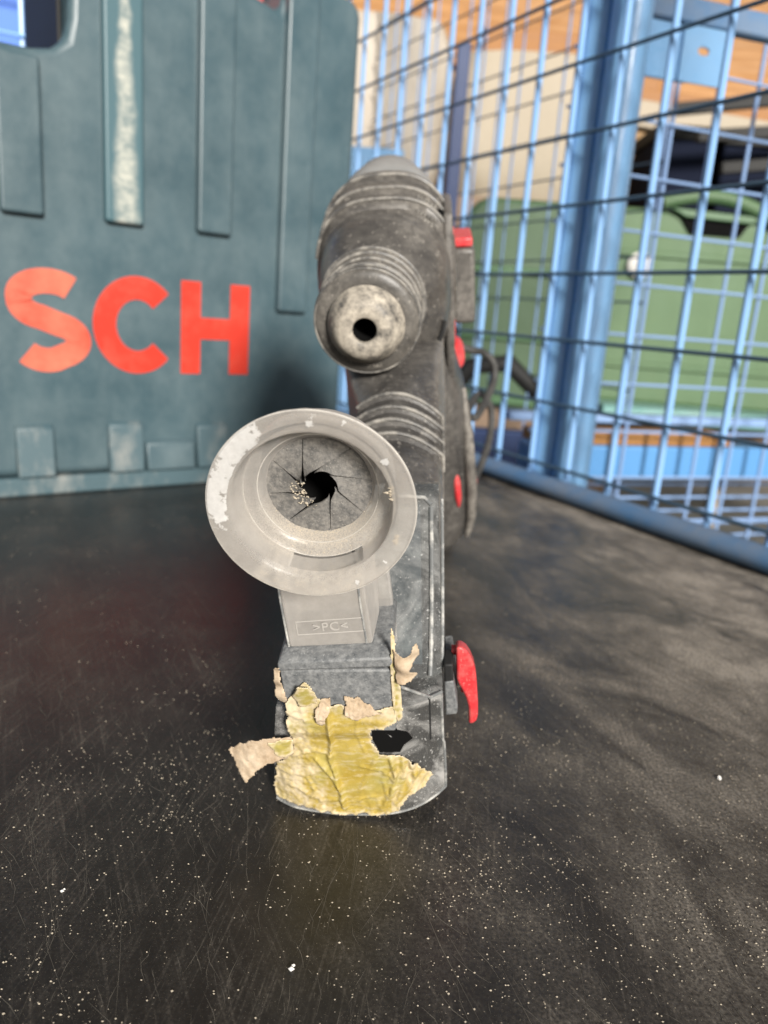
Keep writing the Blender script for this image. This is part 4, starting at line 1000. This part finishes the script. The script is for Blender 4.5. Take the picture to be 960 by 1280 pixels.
# left flap, peeled off and showing its pinkish underside
fpoly = [(-40.5, 31.2), (-36.5, 34.6), (-32.0, 37.0), (-24.2, 38.4), (-18.5, 37.5), (-18.5, 30.5), (-22.5, 28.6), (-28.0, 27.4), (-31.0, 25.2), (-35.2, 20.8), (-37.5, 24.5)]
def flap_t(x, y, d):
    k = max(0, min(1, (-19 - x) / 20)); return (x, -1.4 - 4.5 * math.sin(k * 2.2) * 0.8 + 3.0 * k * k + 0.05 * (y - 30) * k * 6 - 0.35 * noise.noise(Vector((x * .5, y * .5, 2))), y)
o = sheet('peeled_flap', fpoly, M['tape_back'], flap_t, tp, jag=0.6); o['label'] = "peeled tape end showing its pinkish underside"
o = sheet('peeled_flap', [(-27.0, 37.0), (-21, 37.6), (-18.4, 36.8), (-18.6, 30.9), (-22.4, 29.6), (-24.5, 32)], M['tape'], lambda x, y, d: (x, flap_t(x, y, d)[1] - 0.35, y), tp, jag=0.8)
# strip standing up along the right corner of the holder
def strip_t(x, y, d):
    return (x, -2.0 + max(0, x - 15.0) * 0.25 + 0.9 * math.sin(y * 0.5) * max(0, (x - 15.5) / 6) - 0.3 * noise.noise(Vector((x * .7, y * .4, 2))) + max(0, y - 70) * 0.12, y)
sheet('tape_strip', [(13.8, 50), (13.9, 66.0), (14.7, 77.0), (15.2, 83.0), (15.9, 77.0), (16.3, 66), (16.9, 58), (16.9, 46), (15.0, 44)], M['tape'], strip_t, tp, jag=0.35, step=0.3)
def curl_t(x, y, d): return (x, -2.4 - 1.6 * math.sin((x - 15) * 0.55) + 0.5 * math.sin(y * 0.9 + x * 0.4), y)
sheet('curled_strip', [(15.0, 73.0), (18.6, 70.4), (20.4, 71.6), (20.9, 74.2), (22.6, 74.6), (22.9, 70.0), (20.6, 67.2), (19.4, 66.0), (21.6, 63.6), (22.4, 62.6), (20.0, 61.2), (15.5, 61.0)], M['tape_back'], curl_t, tp, jag=0.5, step=0.3)
sheet('tape_strip', [(-19.0, 66.5), (-21.0, 65.4), (-21.3, 60.0), (-22.2, 56.2), (-21.0, 52.6), (-17.4, 51.4), (-18.6, 59)], M['tape_back'], lambda x, y, d: (x, -2.2 + 0.35 * max(0, -19.4 - x) + 0.5 * math.sin(y), y), tp, jag=0.5, step=0.3)
def tuft_t(x, y, d): return (x, -3.2 - 1.1 * math.sin((y - 44) * 0.45) + 0.4 * noise.noise(Vector((x, y, 0))), y)
sheet('tape_tuft', [(-10.2, 45.6), (-9.4, 50.6), (-7.4, 54.2), (-4.6, 54.0), (-4.9, 50.4), (-6.6, 46.4), (-8, 43.6)], M['tape_back'], tuft_t, tp, jag=0.7, step=0.3)
sheet('tape_tuft', [(-0.6, 54.6), (3.4, 54.4), (7.2, 51.6), (11.2, 49.6), (8.0, 48.4), (2.2, 47.2), (-0.8, 48.4)], M['tape_back'], tuft_t, tp, jag=0.8, step=0.3)
sheet('tape_tuft', [(-14.6, 52), (-16, 57), (-13.8, 61.0), (-10.6, 60.4), (-8.4, 55.6), (-9, 52.2)], M['tape'], lambda x, y, d: (x, -3.0 - 0.16 * (y - 51) - 0.5 * math.sin(x * 0.8), y), tp, jag=0.8, step=0.3)

# --- red release lever on the right flank
b = MB(); b.box(mm(29.6, 16, 37), mm(32.6, 24, 51.5)); b.build('lever_mount', M['black'], ham, bevel=0.0006)
b = MB(); b.prism([(29.6, 44.6), (32.6, 45.0), (33.8, 33.8), (33.6, 30.6), (29.6, 30.0)], lambda p, d: mm(p[0], d, p[1]), 15.6, 40); b.build('lever_catch', M['holder'], ham, bevel=0.0006)
prof = [(33.6, 57.2), (35.4, 57.2), (36.9, 55.8), (38.2, 53.4), (39.3, 50.0), (40.0, 46), (40.3, 41), (40.6, 34), (40.6, 28), (40.2, 25.6), (39.2, 24.2), (37.4, 23.8), (37.5, 27), (37.4, 31.5), (36.6, 35.6), (35.4, 39.0), (34.2, 41.6), (33.6, 44)]
b = MB(); b.prism(prof, lambda p, d: mm(p[0], d, p[1] - (d - 18) * 0.35 - 0.4), 18.5, 25.5); lv = b.build('release_lever', M['red'], ham, bevel=0.0011, seg=3)
b = MB(); b.tube([mm(32.2, 24, 51.2), mm(34.4, 24, 51.2)], 0.0017, 14); b.build('pivot', M['red'], lv)
b = MB(); b.box(mm(35.0, 24, 32.4), mm(36.9, 34, 37.0)); b.build('inner_tab', M['red_faded'], lv, bevel=0.0004)

# ------------------------------------------------------------------ debris on the floor
def grain(mb, p, r):
    a = random.random() * 6.28; q = [r * (0.6 + random.random() * 0.9) for _ in range(4)]
    mb.add([(p[0] + q[0] * math.cos(a), p[1] + q[0] * math.sin(a), 0.00002), (p[0] + q[1] * math.cos(a + 2.1), p[1] + q[1] * math.sin(a + 2.1), 0.00002), (p[0] + q[2] * math.cos(a + 4.2), p[1] + q[2] * math.sin(a + 4.2), 0.00002), (p[0], p[1], q[3] * 0.9)],
           [(0, 2, 1), (0, 1, 3), (1, 2, 3), (2, 0, 3)])
def floor_pt():
    k = random.random()
    if k < 0.55: return random.uniform(-0.12, 0.20), 0.14 + abs(random.gauss(0, 0.10))
    return random.uniform(-0.45, 0.5), random.uniform(0.14, 0.95)
def on_floor(x, y): s = (Vector((x, y)) - PP).dot(NP); return s < -0.014
b = MB(); cnt = 0
while cnt < 45000:
    x, y = floor_pt()
    if not on_floor(x, y): continue
    dens = 0.08 + 0.9 * max(0, noise.noise(Vector((x * 22, y * 22, 3))) + 0.5 * noise.noise(Vector((x * 70, y * 70, 3))) + 0.12)
    if x > 0.0: dens += 0.20
    if random.random() > dens: continue
    r = 0.00004 + 0.00034 * random.random() ** 9
    (crumb(b, (x, y, r * 0.5), r) if r > 0.00022 else grain(b, (x, y), r)); cnt += 1
b.build('dust_grains', M['crumb'], smooth=0, kind='stuff')
b = MB(); cnt = 0
while cnt < 2200:
    x, y = random.uniform(-0.16, 0.25), random.uniform(0.14, 0.42)
    a = math.atan2(y, x) + R(random.gauss(0, 11)) if x < 0.02 else R(random.gauss(113, 12)); ln = random.uniform(0.002, 0.016) if cnt > 160 else random.uniform(0.02, 0.07); wd = random.uniform(0.000025, 0.00006)
    d = Vector((math.cos(a), math.sin(a), 0)); n_ = Vector((-d.y, d.x, 0)); c = Vector((x, y, 0.00006))
    bend = random.gauss(0, 0.06) * ln
    pts = [c - d * ln / 2, c + n_ * bend, c + d * ln / 2]
    vs = [pts[0], pts[1] + n_ * wd, pts[2], pts[1] - n_ * wd]
    vs += [v + Vector((0, 0, 0.00005)) for v in vs]
    b.add(vs, [(4, 5, 6, 7), (0, 1, 5, 4), (1, 2, 6, 5), (2, 3, 7, 6), (3, 0, 4, 7)]); cnt += 1
b.build('floor_scratches', M['streak'], smooth=0, kind='stuff')
for x, y, r, lab in ((-0.015, 0.164, 0.0011, "largest white chip on the black floor, in front of the tape"), (-0.083, 0.185, 0.0007, "small white chip at the left on the black floor"), (0.137, 0.268, 0.0012, "pale chip on the dusty floor right of the red lever")):
    mb = MB()
    crumb(mb, (0, 0, r * 0.5), r); crumb(mb, (r * 0.5, r * 1.2, r * 0.4), r * 0.6)
    o = mb.build('plaster_chip', M['chip'], smooth=0); o.location = (x, y, 0); tag(o, lab, "chip")
